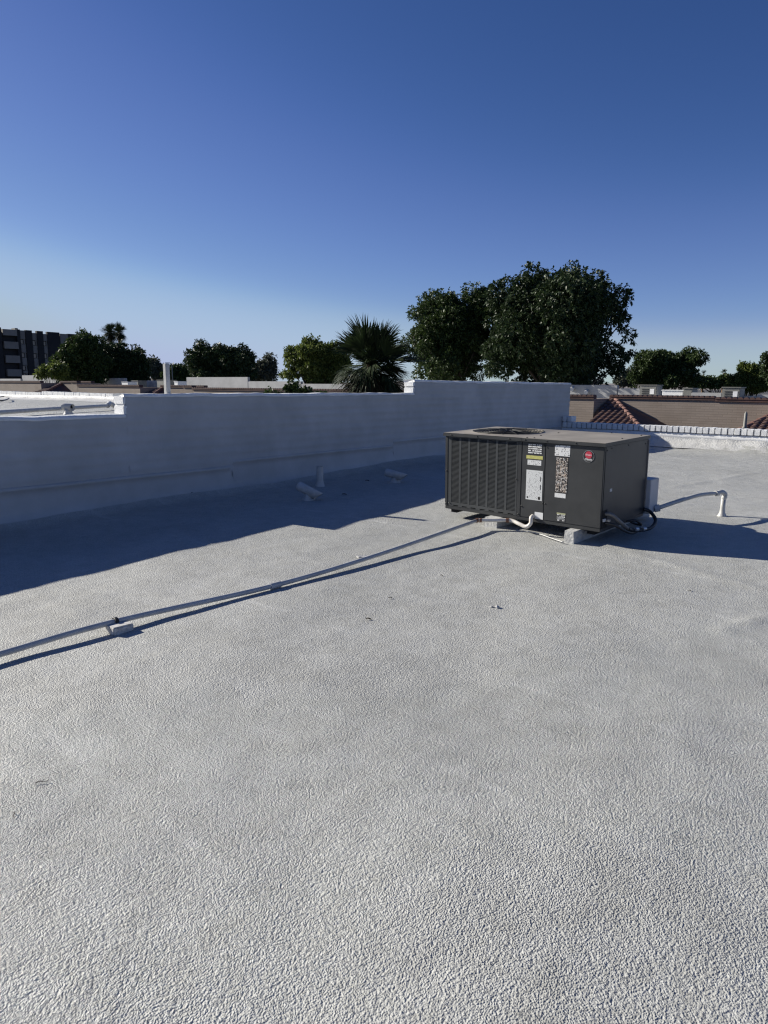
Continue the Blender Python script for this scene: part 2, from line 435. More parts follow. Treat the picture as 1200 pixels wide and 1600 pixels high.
SEAMS = [_s((985, 862), (1198, 922))+(0.014, 0.05), _s((40, 920), (130, 965))+(0.010, 0.04), _s((200, 915), (320, 950))+(0.009, 0.03),
         _s((1130, 985), (1200, 962))+(0.02, 0.06), _s((780, 860), (880, 862))+(0.012, 0.05), _s((430, 850), (500, 880))+(0.007, 0.03),
         _s((690, 830), (560, 880))+(0.008, 0.05), _s((1050, 760), (1199, 735))+(0.012, 0.08), _s((640, 925), (760, 960))+(0.006, 0.06),
         _s((100, 1075), (250, 1030))+(0.008, 0.07), _s((180, 805), (330, 850))+(0.008, 0.03)]
xs = np.concatenate([np.arange(WX-0.05, 2.6, 0.05), np.arange(2.6, 14.1, 0.5)])
ys = np.concatenate([np.arange(-12, -1.0, 0.5), np.arange(-1.0, YP+0.06, 0.05)])
XX, YY = np.meshgrid(xs, ys, indexing='ij')
PP = np.stack([XX, YY, roof_z(XX, YY)], -1)
def fast_grid(name, P, mat):
    a, b = P.shape[:2]
    me = bpy.data.meshes.new(name)
    idx = np.arange(a*b).reshape(a, b)
    q = np.stack([idx[:-1, :-1], idx[1:, :-1], idx[1:, 1:], idx[:-1, 1:]], -1).reshape(-1, 4)
    me.vertices.add(a*b); me.vertices.foreach_set('co', P.reshape(-1).astype(np.float32))
    me.loops.add(q.size); me.loops.foreach_set('vertex_index', q.reshape(-1).astype(np.int32))
    me.polygons.add(len(q)); me.polygons.foreach_set('loop_start', np.arange(0, q.size, 4, dtype=np.int32))
    me.polygons.foreach_set('loop_total', np.full(len(q), 4, np.int32))
    me.polygons.foreach_set('use_smooth', np.ones(len(q), bool))
    me.materials.append(mat); me.update(); me.validate()
    o = bpy.data.objects.new(name, me); COL.objects.link(o); return o
rooftop = tag(fast_grid('rooftop', PP, M_ROOF), 'sprayed white coated flat roof in front of the long wall', kind='structure')

def rz(X, Y): return float(roof_z(np.array([[X]]), np.array([[Y]]))[0, 0])

# ---------------------------------------------------------------- the long white parapet wall
wall = empty('parapet_wall', 'long white painted block wall with stepped top, in its own shade', 'wall', (WX-0.12, 8, 0))
wall.location = (0, 0, 0)
ZL, ZM, ZU = 1.62-0.371, 1.62-0.124, 1.62+0.116
Y1, Y2, YE = 4.655, 10.58, 17.45
TH = 0.235
CH = 0.1215
def wall_section(y0, y1, ztop, zbot):
    ys_ = np.arange(y0, y1+1e-6, 0.1); ys_[-1] = y1
    k = 0; zs = []
    z = ztop-0.012
    while z > zbot:
        zs += [(z, 0.0), (z-0.028, 1.0), (z-CH*0.5, 1.25), (z-CH+0.028, 1.0)]
        z -= CH
    zs.append((zbot, 1.0))
    P = np.zeros((len(zs), len(ys_), 3))
    for i, (zz, pr) in enumerate(zs):
        course = round((ztop-zz)/CH+0.2)
        blk = np.floor(ys_/0.4+0.5*(course % 2))
        jit = vnoise(blk*7.31+0.5, np.full_like(blk, course*3.77+0.5))*0.006
        gl = 0.0075*(0.5+1.0*(vnoise(ys_*1.7, np.full_like(ys_, course*9.1))+0.5))
        P[i, :, 0] = WX-0.008+pr*gl+jit+0.003*vnoise(ys_*5, np.full_like(ys_, zz*9))
        P[i, :, 1] = ys_; P[i, :, 2] = zz+0.004*vnoise(ys_*1.3, np.full_like(ys_, zz*30))
    m = MB().grid(P[:, ::-1])
    # back, ends
    m.box(WX-TH, y0+0.002, GZ, WX-0.02, y1-0.002, ztop-0.012)
    return m
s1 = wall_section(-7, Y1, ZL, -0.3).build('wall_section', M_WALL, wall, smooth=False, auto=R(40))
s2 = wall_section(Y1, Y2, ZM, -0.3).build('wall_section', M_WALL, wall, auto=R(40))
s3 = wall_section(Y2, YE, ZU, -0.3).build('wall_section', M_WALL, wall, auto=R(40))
def crest(y0, y1, zt):
    ys_ = np.arange(y0, y1+1e-6, 0.04); ys_[-1] = y1
    prof = [(0.004, -0.030), (0.012, -0.016), (0.008, 0.002), (-0.02, 0.012), (-TH*0.5, 0.014), (-TH+0.02, 0.010), (-TH-0.012, -0.004), (-TH-0.004, -0.03)]
    P = np.zeros((len(prof), len(ys_), 3))
    for i, (dx, dz) in enumerate(prof):
        P[i, :, 0] = WX+dx+0.010*fnoise(ys_*4+i*0.3, np.full_like(ys_, i*0.37+zt), 2)
        P[i, :, 1] = ys_
        P[i, :, 2] = zt+dz+0.016*fnoise(ys_*3.1, np.full_like(ys_, i*0.21+zt*3), 3)
    m = MB().grid(P); n = len(ys_)
    m.f.append(tuple(i*n for i in range(len(prof)))); m.f.append(tuple(i*n+n-1 for i in reversed(range(len(prof)))))
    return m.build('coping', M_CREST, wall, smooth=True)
crest(-7, Y1-0.01, ZL); crest(Y1-0.03, Y2-0.01, ZM); crest(Y2-0.03, YE+0.02, ZU)
# the painted blocks at the two steps: each face of the end block shows
def block_mesh(name, sx, sy, sz, bev, mat, amp=0.004, seed=0):
    bm = bmesh.new(); bmesh.ops.create_cube(bm, size=1.0)
    bmesh.ops.scale(bm, vec=(sx, sy, sz), verts=bm.verts)
    bmesh.ops.bevel(bm, geom=bm.edges[:], offset=bev, segments=2, affect='EDGES')
    rr = random.Random(seed)
    for v in bm.verts: v.co += Vector((rr.uniform(-1, 1), rr.uniform(-1, 1), rr.uniform(-1, 1)))*amp
    me = bpy.data.meshes.new(name); bm.to_mesh(me); bm.free(); me.materials.append(mat)
    me.polygons.foreach_set('use_smooth', [True]*len(me.polygons)); me.set_sharp_from_angle(angle=R(50))
    return me
for k in range(2):
    inst(block_mesh('block', TH-0.002, 0.05, CH-0.006, 0.012, M_WBLK, 0.003, k), 'block', wall, (WX-TH/2-0.004, Y1-0.004, ZL+CH*(k+0.5)+0.004))
    inst(block_mesh('block', TH-0.002, 0.05, CH-0.006, 0.012, M_WBLK, 0.003, 5+k), 'block', wall, (WX-TH/2-0.004, Y2-0.004, ZM+CH*(k+0.5)+0.002))
# base flashing: coating carried up the wall, its top edge stepping
def flashing(y0, y1, ztop, out):
    ys_ = np.arange(y0, y1+1e-6, 0.1); ys_[-1] = y1
    prof = [(-0.004, 0.004), (out, 0.0), (out+0.002, -0.040), (out-0.012, -0.046), (out-0.010, -0.12)]
    P = np.zeros((len(prof)+7, len(ys_), 3))
    for i, (dx, dz) in enumerate(prof):
        P[i, :, 0] = WX+dx+0.003*fnoise(ys_*2, np.full_like(ys_, i*0.2), 2); P[i, :, 1] = ys_
        P[i, :, 2] = ztop+dz+0.008*fnoise(ys_*1.1, np.full_like(ys_, ztop), 2)
    P[:len(prof), [0, -1], 0] = WX-0.006
    base = np.array([roof_plane(WX, y) for y in ys_])
    for j in range(7):
        t = j/6; i = len(prof)+j
        P[i, :, 0] = WX+out+0.22*t**2.2+0.004*fnoise(ys_*2+j, np.full_like(ys_, 4+j*.2), 2); P[i, :, 1] = ys_
        P[i, :, 2] = base+0.19*(1-t)**1.7-0.02*t
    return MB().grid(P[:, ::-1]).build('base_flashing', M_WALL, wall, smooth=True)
flashing(-7, 6.25, 1.62-1.125, 0.022)
flashing(6.25, 9.94, 1.62-1.045, 0.0225)
flashing(9.94, YP+0.05, 1.62-0.962, 0.023)
hole = MB().lathe([(0.001, 0), (0.022, 0.0), (0.02, 0.006)], n=10)
ho = hole.build('weep_hole', M_DARK, wall); p_ = on_roof(297, 777); ho.location = (WX+0.045, 5.52, 1.62-1.44); ho.rotation_euler = (0, R(80), 0)

# ---------------------------------------------------------------- far parapet with its row of cap blocks
par = empty('brick_parapet', 'low white parapet capped with a row of white header blocks, beyond the condenser unit', 'parapet')
ZCT, ZCB = 1.62-0.866, 1.62-1.008
XE = 13.0
m = MB()
for k, (za, zb_) in enumerate([(ZCB-0.155, ZCB-0.012), (ZCB-0.50, ZCB-0.163)]):
    xs_ = np.arange(WX-0.02, 3.0, 0.08)
    for i in range(0): pass
    zz = [zb_, zb_-0.012, (za+zb_)/2, za+0.012, za]
    dd = [0.0, 0.012, 0.016, 0.012, 0.0]
    P = np.zeros((5, len(xs_), 3))
    for i in range(5):
        P[i, :, 0] = xs_; P[i, :, 1] = YP+0.012-dd[i]+0.010*fnoise(xs_*3, np.full_like(xs_, i*.4+k*3), 3); P[i, :, 2] = zz[i]+0.012*fnoise(xs_*2, np.full_like(xs_, i*.1+k*2), 2)
    m.grid(P)
m.box(WX-0.02, YP+0.03, GZ, XE, YP+0.26, ZCB-0.004)
m.build('wall_face', M_WBLK, par, auto=R(50))
jb = MB().box(WX+0.0, YP-0.004, ZCB, XE, YP+0.27, ZCT-0.012); jb.build('mortar_bed', M_GROUT, par)
cb = [block_mesh('cap_block', 0.117, 0.31, 0.138, 0.010, M_WBLK, 0.0035, 20+k) for k in range(5)]
x = WX+0.08; k = 0
while x < 1.6:
    inst(cb[k % 5], 'cap_block', par, (x, YP+0.125+random.uniform(-.004, .004), (ZCT+ZCB)/2+random.uniform(-.003, .003)), (0, random.uniform(-.02, .02), random.uniform(-.02, .02)))
    x += 0.1335+random.uniform(-.003, .003); k += 1
for k in range(2):
    inst(cb[k], 'cap_block', par, (WX+0.07+0.132*k, YP+0.125, ZCT+0.075), (0, 0, 0.02*k))
# lumpy foam cant between roof and parapet
xs_ = np.arange(WX+0.02, 3.0, 0.05); P = np.zeros((9, len(xs_), 3))
for j in range(9):
    t = j/8
    P[j, :, 0] = xs_
    P[j, :, 1] = YP-0.012-0.42*t**1.5+0.05*fnoise(xs_*2.5, np.full_like(xs_, 7+j*.25), 3)*(t > 0)
    P[j, :, 2] = np.array([roof_plane(xx, YP-0.42*t) for xx in xs_])+0.21*(1-t)**1.6+0.035*fnoise(xs_*5, np.full_like(xs_, 11+j*.6), 3)*(0.3+t)*(1-t)*2.2+0.004
MB().grid(P).build('cant_strip', M_FOAM, par, smooth=True)

# ================================================================== CONDENSER UNIT
ex = Vector((0.99835529, -0.05723749, -0.0032521)); ey = Vector((0.05730423, 0.99799737, 0.02678568)); ez = Vector((0.00171244, -0.02692799, 0.99963591))
L_, D_, H_ = 1.911, 1.0535, 0.8616
O_ = Vector((-2.5279, 6.4731, 1.62-1.3775)) - ex*L_
ac = empty('condenser_unit', 'charcoal packaged rooftop air conditioner with louvred panel and round fan opening', 'air conditioner')
ac.matrix_world = Matrix(((ex.x, ey.x, ez.x, O_.x), (ex.y, ey.y, ez.y, O_.y), (ex.z, ey.z, ez.z, O_.z), (0, 0, 0, 1)))
def acb(name, x0, y0, z0, x1, y1, z1, mat, bev=0.004, parent=None):
    return MB().box(x0, y0, z0, x1, y1, z1).build(name, mat, parent or ac, bevel=bev)
ZT = 0.826
acb('base_pan', 0.004, 0.006, -0.012, L_-0.004, D_-0.004, 0.026, M_CAB, 0.004)
acb('fork_rail', 0.06, 0.05, -0.055, 0.14, D_-0.05, -0.0125, M_DARK, 0)
acb('fork_rail', L_-0.16, 0.05, -0.055, L_-0.08, D_-0.05, -0.0125, M_DARK, 0)
acb('corner_post', 0.002, 0.002, 0.0265, 0.040, 0.045, ZT, M_CAB)
acb('corner_post', 0.956, 0.003, 0.0265, 1.004, 0.045, ZT, M_CAB)
acb('corner_post', 0.002, D_-0.045, 0.0265, 0.040, D_-0.002, ZT, M_CAB)
# louvred front panel
lp = MB()
x0, x1, z0, z1 = 0.0425, 0.954, 0.0265, ZT-0.002
lx0, lx1, lz0, lz1 = 0.088, 0.938, 0.068, 0.812
lp.box(x0, 0.006, z0, lx0, 0.018, z1); lp.box(lx1, 0.006, z0, x1, 0.018, z1)
lp.box(lx0, 0.0062, lz1, lx1, 0.018, z1)
NC = 7; cw = (lx1-lx0)/NC
# bottom rail with a short slot under each column
lp.box(lx0, 0.0062, z0, lx1, 0.018, 0.031); lp.box(lx0, 0.0062, 0.042, lx1, 0.018, lz0)
for c in range(NC):
    a = lx0+c*cw
    lp.box(a, 0.0064, 0.031, a+0.033, 0.018, 0.042); lp.box(a+cw-0.022, 0.0064, 0.031, a+cw, 0.018, 0.042)
for c in range(1, NC):
    a = lx0+c*cw
    lp.box(a-0.0125, 0.0060, lz0, a+0.0125, 0.018, lz1)
lpo = lp.build('louver_panel', M_CABF, ac)
sl = MB(); NR = 54; ph = (lz1-lz0)/NR
for c in range(NC):
    a = lx0+c*cw+(0.0126 if c else 0.0); b = lx0+(c+1)*cw-(0.0126 if c < NC-1 else 0.0)
    for r in range(NR):
        zb = lz0+r*ph
        sl.add([(a, 0.0065, zb), (b, 0.0065, zb), (b, 0.0065, zb+ph*0.30), (a, 0.0065, zb+ph*0.30), (b, 0.024, zb+ph*0.95), (a, 0.024, zb+ph*0.95), (b, 0.0075, zb), (a, 0.0075, zb)],
               [(0, 1, 2, 3), (3, 2, 4, 5), (7, 6, 1, 0)])
tag(sl.build('louver_slats', M_CABF, lpo), kind='stuff')
acb('condenser_coil', 0.045, 0.034, 0.03, 0.95, 0.06, ZT-0.004, M_COIL, 0)
acb('condenser_coil', 0.006, 0.046, 0.03, 0.03, D_-0.046, ZT-0.004, M_COIL, 0)
acb('condenser_coil', 0.045, D_-0.06, 0.03, 0.95, D_-0.03, ZT-0.004, M_COIL, 0)
acb('partition', 0.96, 0.05, 0.03, 0.985, D_-0.05, ZT-0.004, M_COIL, 0)
# right-hand cabinet panels, each with its own reveal
acb('control_panel', 1.0065, 0.004, 0.0265, 1.2795, 0.03, ZT, M_CAB, 0.005)
acb('service_panel', 1.2835, 0.001, 0.0265, L_-0.002, 0.03, ZT, M_CAB, 0.005)
acb('side_panel', L_-0.03, 0.0315, 0.0265, L_, D_-0.002, ZT, M_CAB, 0.005)
acb('back_panel', 1.0, D_-0.03, 0.0265, L_-0.0315, D_, ZT, M_CAB, 0.004)
MB().box(1.004, 0.031, 0.03, 1.02, D_-0.04, ZT-0.01).build('inner_wall', M_COIL, ac)
# lids: folded edge, drip lip
def lid(xa, xb, hole=None):
    m = MB(); y0, y1 = -0.016, D_+0.014; zt = H_; t = 0.004
    m.box(xa, y0, ZT+0.003, xb, y0+t, zt-0.001); m.box(xa, y1-t, ZT+0.003, xb, y1, zt-0.001)
    m.box(xa, y0+t, ZT+0.003, xa+t, y1-t, zt-0.001); m.box(xb-t, y0+t, ZT+0.003, xb, y1-t, zt-0.001)
    m.box(xa-0.0, y0-0.006, ZT+0.0025, xb, y0-0.0002, ZT+0.0085)     # hem
    o1 = m.build('lid_flange', M_CAB, ac)
    m = MB()
    if hole is None:
        m.box(xa, y0, zt-0.001, xb, y1, zt+0.0025)
        return m.build('lid', M_LID, ac, bevel=0.0015)
    cx, cy, r = hole; n = 64; ring = []; out = []
    for j in range(n):
        a = 2*math.pi*j/n; c, s = math.cos(a), math.sin(a)
        ring.append((cx+r*c, cy+r*s, zt+0.010))
        k = 1e9
        if c > 1e-9: k = min(k, (xb-cx)/c)
        if c < -1e-9: k = min(k, (xa-cx)/c)
        if s > 1e-9: k = min(k, (y1-cy)/s)
        if s < -1e-9: k = min(k, (y0-cy)/s)
        out.append((cx+k*c, cy+k*s, zt+0.0025))
    for cor in ((xa, y0), (xb, y0), (xb, y1), (xa, y1)):
        j = min(range(n), key=lambda q: (out[q][0]-cor[0])**2+(out[q][1]-cor[1])**2); out[j] = (cor[0], cor[1], zt+0.0025)
    ring2 = [(cx+(r+0.02)*math.cos(2*math.pi*j/n), cy+(r+0.02)*math.sin(2*math.pi*j/n), zt+0.0025) for j in range(n)]
    ring0 = [(cx+(r-0.004)*math.cos(2*math.pi*j/n), cy+(r-0.004)*math.sin(2*math.pi*j/n), zt-0.10) for j in range(n)]
    vs = out+ring2+ring+ring0; fs = []
    for j in range(n):
        q = (j+1) % n
        for a_, b_ in ((0, n), (n, 2*n), (2*n, 3*n)):
            fs.append((a_+j, a_+q, b_+q, b_+j))
    m.add(vs, fs)
    return m.build('lid', M_LID, ac, auto=R(40))
FC = (0.50, 0.525); FR = 0.395
lid(-0.014, 1.006, (FC[0], FC[1], FR)); lid(1.0085, L_+0.014)
# fan: well, motor, blades, wire guard
MB().lathe([(FR-0.002, -0.02), (FR-0.012, -0.14), (FR-0.012, -0.30)], (FC[0], FC[1], H_), 40, cap=False).build('fan_shroud', M_BLK, ac, smooth=True)
fan = MB().lathe([(0.001, -0.09), (0.07, -0.09), (0.075, -0.10), (0.075, -0.24), (0.001, -0.24)], (FC[0], FC[1], H_), 20).build('fan_motor', M_BLK, ac, auto=R(40))
bl = MB()
for k in range(4):
    a0 = k*math.pi/2+0.5; P = np.zeros((6, 7, 3))
    for i in range(6):
        r = 0.07+0.30*i/5
        for j in range(7):
            a = a0+(j/6-0.5)*(0.6+0.45*i/5)
            P[i, j] = (FC[0]+r*math.cos(a), FC[1]+r*math.sin(a), H_-0.16+0.10*(j/6-0.5)+0.02*i/5)
    b_ = MB().grid(P).build('fan_blade', M_STEEL, ac, smooth=True)
    md = b_.modifiers.new('thick', 'SOLIDIFY'); md.thickness = 0.003
gw = MB()
for k in range(11):
    r = 0.06+0.034*k
    zz = H_+0.020-0.010*(r/FR)**2
    gw.tube([(FC[0]+r*math.cos(2*math.pi*j/40), FC[1]+r*math.sin(2*math.pi*j/40), zz) for j in range(41)], 0.0022, 5, caps=False)
for k in range(16):
    a = 2*math.pi*k/16
    gw.tube([(FC[0]+r*math.cos(a), FC[1]+r*math.sin(a), H_+0.0235-0.010*(r/FR)**2) for r in (0.05, 0.2, 0.41)], 0.0024, 5)
gw.build('fan_guard', M_BLK, ac, smooth=True)
# screws
scr = MB().lathe([(0.0075, 0.0), (0.0075, 0.003), (0.004, 0.0055)], n=8).mesh('screw', M_SCREW)
for (sx, sz) in [(0.02, 0.43), (0.02, 0.05), (0.948, 0.42), (0.065, 0.06), (1.02, 0.14), (1.268, 0.20), (1.30, 0.20), (1.30, 0.78), (0.98, 0.05), (1.26, 0.80)]:
    inst(scr, 'screw', ac, (sx, 0.0015, sz), (R(90), 0, 0))
for sx in (0.10, 0.45, 0.86, 1.05, 1.30, 1.62):
    inst(scr, 'screw', ac, (sx, -0.0165, 0.845), (R(90), 0, 0))
for (sx, sy) in [(1.05, 0.02), (1.05, 0.30), (1.04, 0.70), (1.5, D_-0.01), (1.86, 0.5), (1.87, 0.95), (1.13, 0.03)]:
    inst(scr, 'screw', ac, (sx, sy, H_+0.0025), (0, 0, 0), (1.3, 1.3, 1.3))
for (sy, sz) in [(0.06, 0.79), (0.16, 0.80), (0.98, 0.78), (0.05, 0.10), (0.55, 0.80)]:
    inst(scr, 'screw', ac, (L_+0.0002, sy, sz), (0, R(90), 0))

# ---- stickers and plates: flat print on thin plates
def print_mat(name, paper, ink, rows, cols, fill, pic=None, edge=0.06, warm=None):
    """rows of unreadable small print on a sticker (generated coordinates across the plate)"""
    m, nt, b = new_mat(name); L = nt.links
    co = coord(nt, 'Generated')
    sep = N(nt, 'SeparateXYZ'); L.new(co, sep.inputs[0])
    rowv = N(nt, 'Math', operation='MULTIPLY'); L.new(sep.outputs[2], rowv.inputs[0]); rowv.inputs[1].default_value = rows
    fl = N(nt, 'Math', operation='FLOOR'); L.new(rowv.outputs[0], fl.inputs[0])
    fr = N(nt, 'Math', operation='FRACT'); L.new(rowv.outputs[0], fr.inputs[0])
    xs_ = N(nt, 'Math', operation='MULTIPLY'); L.new(sep.outputs[0], xs_.inputs[0]); xs_.inputs[1].default_value = cols
    cv = N(nt, 'CombineXYZ'); L.new(xs_.outputs[0], cv.inputs[0]); L.new(fl.outputs[0], cv.inputs[1])
    fz = N(nt, 'Math', operation='MULTIPLY'); L.new(fr.outputs[0], fz.inputs[0]); fz.inputs[1].default_value = 0.8
    L.new(fz.outputs[0], cv.inputs[2])
    n = N(nt, 'TexNoise', Scale=1.0, Detail=1.0); L.new(cv.outputs[0], n.inputs['Vector'])
    g1 = N(nt, 'Math', operation='GREATER_THAN'); L.new(n.outputs[0], g1.inputs[0]); g1.inputs[1].default_value = 1-fill
    g2 = N(nt, 'Math', operation='GREATER_THAN'); L.new(fr.outputs[0], g2.inputs[0]); g2.inputs[1].default_value = 0.40
    a = N(nt, 'Math', operation='MULTIPLY'); L.new(g1.outputs[0], a.inputs[0]); L.new(g2.outputs[0], a.inputs[1])
    for ax in (0, 2):
        for op, th in (('GREATER_THAN', edge), ('LESS_THAN', 1-edge)):
            q = N(nt, 'Math', operation=op); L.new(sep.outputs[ax], q.inputs[0]); q.inputs[1].default_value = th
            a2 = N(nt, 'Math', operation='MULTIPLY'); L.new(a.outputs[0], a2.inputs[0]); L.new(q.outputs[0], a2.inputs[1]); a = a2
    mx = N(nt, 'MixRGB'); L.new(a.outputs[0], mx.inputs[0]); mx.inputs[1].default_value = (*paper, 1); mx.inputs[2].default_value = (*ink, 1)
    out = mx.outputs[0]
    if warm:
        n3 = N(nt, 'TexNoise', Scale=9.0, Detail=3.0); L.new(co, n3.inputs['Vector'])
        mx3 = N(nt, 'MixRGB', blend_type='MULTIPLY'); mx3.inputs[0].default_value = 1.0
        L.new(out, mx3.inputs[1]); L.new(ramp(nt, n3.outputs[0], [(0.35, warm), (0.65, (1, 1, 1))]), mx3.inputs[2]); out = mx3.outputs[0]
    L.new(out, b.inputs['Base Color']); b.inputs['Roughness'].default_value = 0.4
    return m
WH = (0.72, 0.72, 0.71); IK = (0.03, 0.03, 0.032)
def sticker(name, x0, z0, x1, z1, mat, y=-0.0012, th=0.0012):
    o = MB().box(x0, y, min(z0, z1), x1, y+th, max(z0, z1)).build(name, mat, ac); return o
yc = 0.0024
sticker('warning_label', 1.075, 0.700, 1.240, 0.806, print_mat('print_a', IK, WH, 5, 17, 0.60, edge=0.02), yc)
sticker('yellow_label', 1.060, 0.652, 1.252, 0.687, mat_var('yellow_print', (0.42, 0.40, 0.10), (0.60, 0.58, 0.22), 40, 0.4), yc-0.0004)
sticker('caution_label', 1.076, 0.588, 1.236, 0.640, print_mat('print_b', WH, (0.25, 0.25, 0.25), 4, 20, 0.45), yc)
rp = sticker('rating_plate', 1.067, 0.222, 1.258, 0.535, print_mat('print_c', (0.66, 0.67, 0.66), (0.20, 0.20, 0.20), 26, 26, 0.42, edge=0.05), yc)
MB().box(1.232, yc-0.0006, 0.335, 1.240, yc-0.0001, 0.39).build('bar_code', M_DARK, rp)
MB().box(1.232, yc-0.0006, 0.425, 1.240, yc-0.0001, 0.475).build('bar_code', M_DARK, rp)
MB().box(1.212, yc-0.0006, 0.232, 1.238, yc-0.0001, 0.262).build('approval_mark', M_DARK, rp)
o = MB().lathe([(0.010, 0.0), (0.010, 0.0006)], n=16).build('approval_mark', M_DARK, rp); o.location = (1.088, yc-0.0001, 0.246); o.rotation_euler = (R(90), 0, 0)
tl = sticker('wiring_label', 1.181, 0.028, 1.278, 0.100, M_WHITEP, yc)
MB().add([(1.184, yc-0.0005, 0.030), (1.262, yc-0.0005, 0.030), (1.184, yc-0.0005, 0.072)], [(0, 1, 2)]).build('grey_corner', M_GREYBOX, tl)
sticker('wiring_diagram', 1.387, 0.706, 1.553, 0.813, print_mat('print_d', WH, (0.16, 0.16, 0.17), 6, 13, 0.42, edge=0.0), -0.0008)
sticker('wiring_legend', 1.405, 0.330, 1.540, 0.702, print_mat('print_e', IK, WH, 26, 13, 0.52, edge=0.03, warm=(0.85, 0.66, 0.52)), -0.0006)
sticker('small_label', 1.405, 0.283, 1.526, 0.328, print_mat('print_f', WH, (0.35, 0.35, 0.35), 4, 18, 0.35), -0.0008)
ht = sticker('handle_plate', 1.435, 0.038, 1.536, 0.132, print_mat('print_g', IK, WH, 5, 12, 0.5), -0.0006)
MB().box(1.437, -0.0014, 0.112, 1.534, -0.0008, 0.128).build('yellow_band', mat_var('dull_yellow', (0.35, 0.35, 0.2), (0.45, 0.45, 0.3), 30, 0.5), ht)
MB().box(1.45, -0.0022, 0.062, 1.52, -0.0008, 0.084).build('latch', M_STEEL, ht)
o = MB().box(L_+0.0003, 0.165, 0.37, L_+0.0015, 0.215, 0.40).build('small_label', M_GREYBOX, ac)
# round maker's badge
def text_mesh(body, size, mat, shear=0.0, bold=0.0):
    cu = bpy.data.curves.new('t', 'FONT'); cu.body = body; cu.size = size; cu.align_x = 'CENTER'; cu.align_y = 'CENTER'
    cu.shear = shear; cu.extrude = 0.0003; cu.offset = bold
    ob = bpy.data.objects.new('t', cu); COL.objects.link(ob)
    dg = bpy.context.evaluated_depsgraph_get(); dg.update()
    me = bpy.data.meshes.new_from_object(ob.evaluated_get(dg)); me.name = 'lettering'
    bpy.data.objects.remove(ob); bpy.data.curves.remove(cu)
    me.materials.clear(); me.materials.append(mat); return me
BX, BZ, BR = 1.752, 0.726, 0.058
bd = MB().lathe([(BR-0.002, 0.0), (BR-0.002, 0.0025), (0.001, 0.003)], n=32).build('badge', M_BLK, ac); bd.location = (BX, 0.0005, BZ); bd.rotation_euler = (R(90), 0, 0)
rg = MB().tube([((BR-0.001)*math.cos(2*math.pi*j/40), (BR-0.001)*math.sin(2*math.pi*j/40), 0.002) for j in range(41)], 0.0017, 5, caps=False).build('rim', M_CHROME, bd)
rb = MB().lathe([(0.036, 0.0032), (0.036, 0.0042), (0.001, 0.0046)], n=28).build('red_ball', M_RED, bd); rb.location = (0, 0.013, 0)
inst(text_mesh('Rheem', 0.023, M_PINK, 0.2, 0.0006), 'lettering', bd, (0, 0.014, 0.0055))
inst(text_mesh('Classic', 0.028, M_WHITEP, 0.25, 0.0006), 'lettering', bd, (-0.002, -0.030, 0.0040))

# ---- hoses and fittings low on the side of the unit
acb('hose_cutout', L_-0.002, 0.02, 0.02, L_+0.003, 0.13, 0.20, M_DARK, 0.0)
def hose(pts, r, mat, name='flexible_hose'):
    return MB().tube(smooth_path(pts, 6), r, 10).build(name, mat, ac, smooth=True)
hose([(L_-0.02, 0.09, 0.16), (L_+0.05, 0.12, 0.155), (L_+0.09, 0.22, 0.08), (L_+0.10, 0.36, 0.0), (L_+0.11, 0.5, -0.06)], 0.020, mat_var('grey_jacket', (0.10, 0.10, 0.10), (0.17, 0.17, 0.17), 20, 0.5))
hose([(L_+0.11, 0.46, -0.05), (L_+0.15, 0.62, -0.075), (L_+0.19, 0.80, -0.07), (L_+0.17, 0.96, -0.02), (L_+0.08, 1.02, 0.05), (L_+0.02, 0.99, 0.075)], 0.019, M_BLK)
hose([(L_+0.00, 0.09, 0.07), (L_+0.07, 0.15, 0.05), (L_+0.12, 0.30, -0.03), (L_+0.13, 0.46, -0.08), (L_+0.12, 0.60, -0.09)], 0.014, M_BLK)
hose([(L_+0.02, 0.56, 0.01), (L_+0.09, 0.62, 0.02), (L_+0.12, 0.70, -0.03), (L_+0.06, 0.76, -0.05), (L_+0.01, 0.7, -0.02)], 0.013, M_BLK)
MB().tube([(L_+0.108, 0.40, -0.028), (L_+0.112, 0.50, -0.062)], 0.024, 10).build('hose_coupling', M_BLK, ac, auto=R(40))
MB().tube([(L_+0.135, 0.51, -0.045), (L_+0.145, 0.56, -0.055)], 0.0215, 10).build('hose_ferrule', M_CHROME, ac, auto=R(40))
MB().tube([(L_+0.160, 0.645, -0.066), (L_+0.168, 0.70, -0.070)], 0.0215, 10).build('hose_ferrule', M_CHROME, ac, auto=R(40))
acb('junction_plate', L_+0.0035, 0.03, 0.09, L_+0.02, 0.07, 0.12, M_GREYBOX, 0.002)
acb('valve', L_+0.004, 0.09, 0.085, L_+0.05, 0.12, 0.11, M_STEEL, 0.004)
# ---- duct shoe and box hung on the back of the unit
acb('disconnect_box', L_-0.13, D_+0.003, 0.010, L_+0.055, D_+0.23, 0.385, M_GREYBOX, 0.006)
acb('back_trim', L_-0.01, D_-0.0015, 0.02, L_+0.012, D_+0.0025, ZT-0.01, M_STEEL, 0.0005)
MB().tube(smooth_path([(L_-0.45, D_+0.02, 0.36), (L_-0.35, D_+0.26, 0.35), (L_-0.28, D_+0.40, 0.22), (L_-0.26, D_+0.44, -0.12)], 5), 0.15, 16).build('duct_elbow', M_GREYBOX, ac, smooth=True)
MB().tube([(L_+0.054, D_+0.16, 0.05), (L_+0.10, D_+0.185, 0.062)], 0.040, 8).build('conduit_connector', M_GREYBOX, ac, auto=R(40))

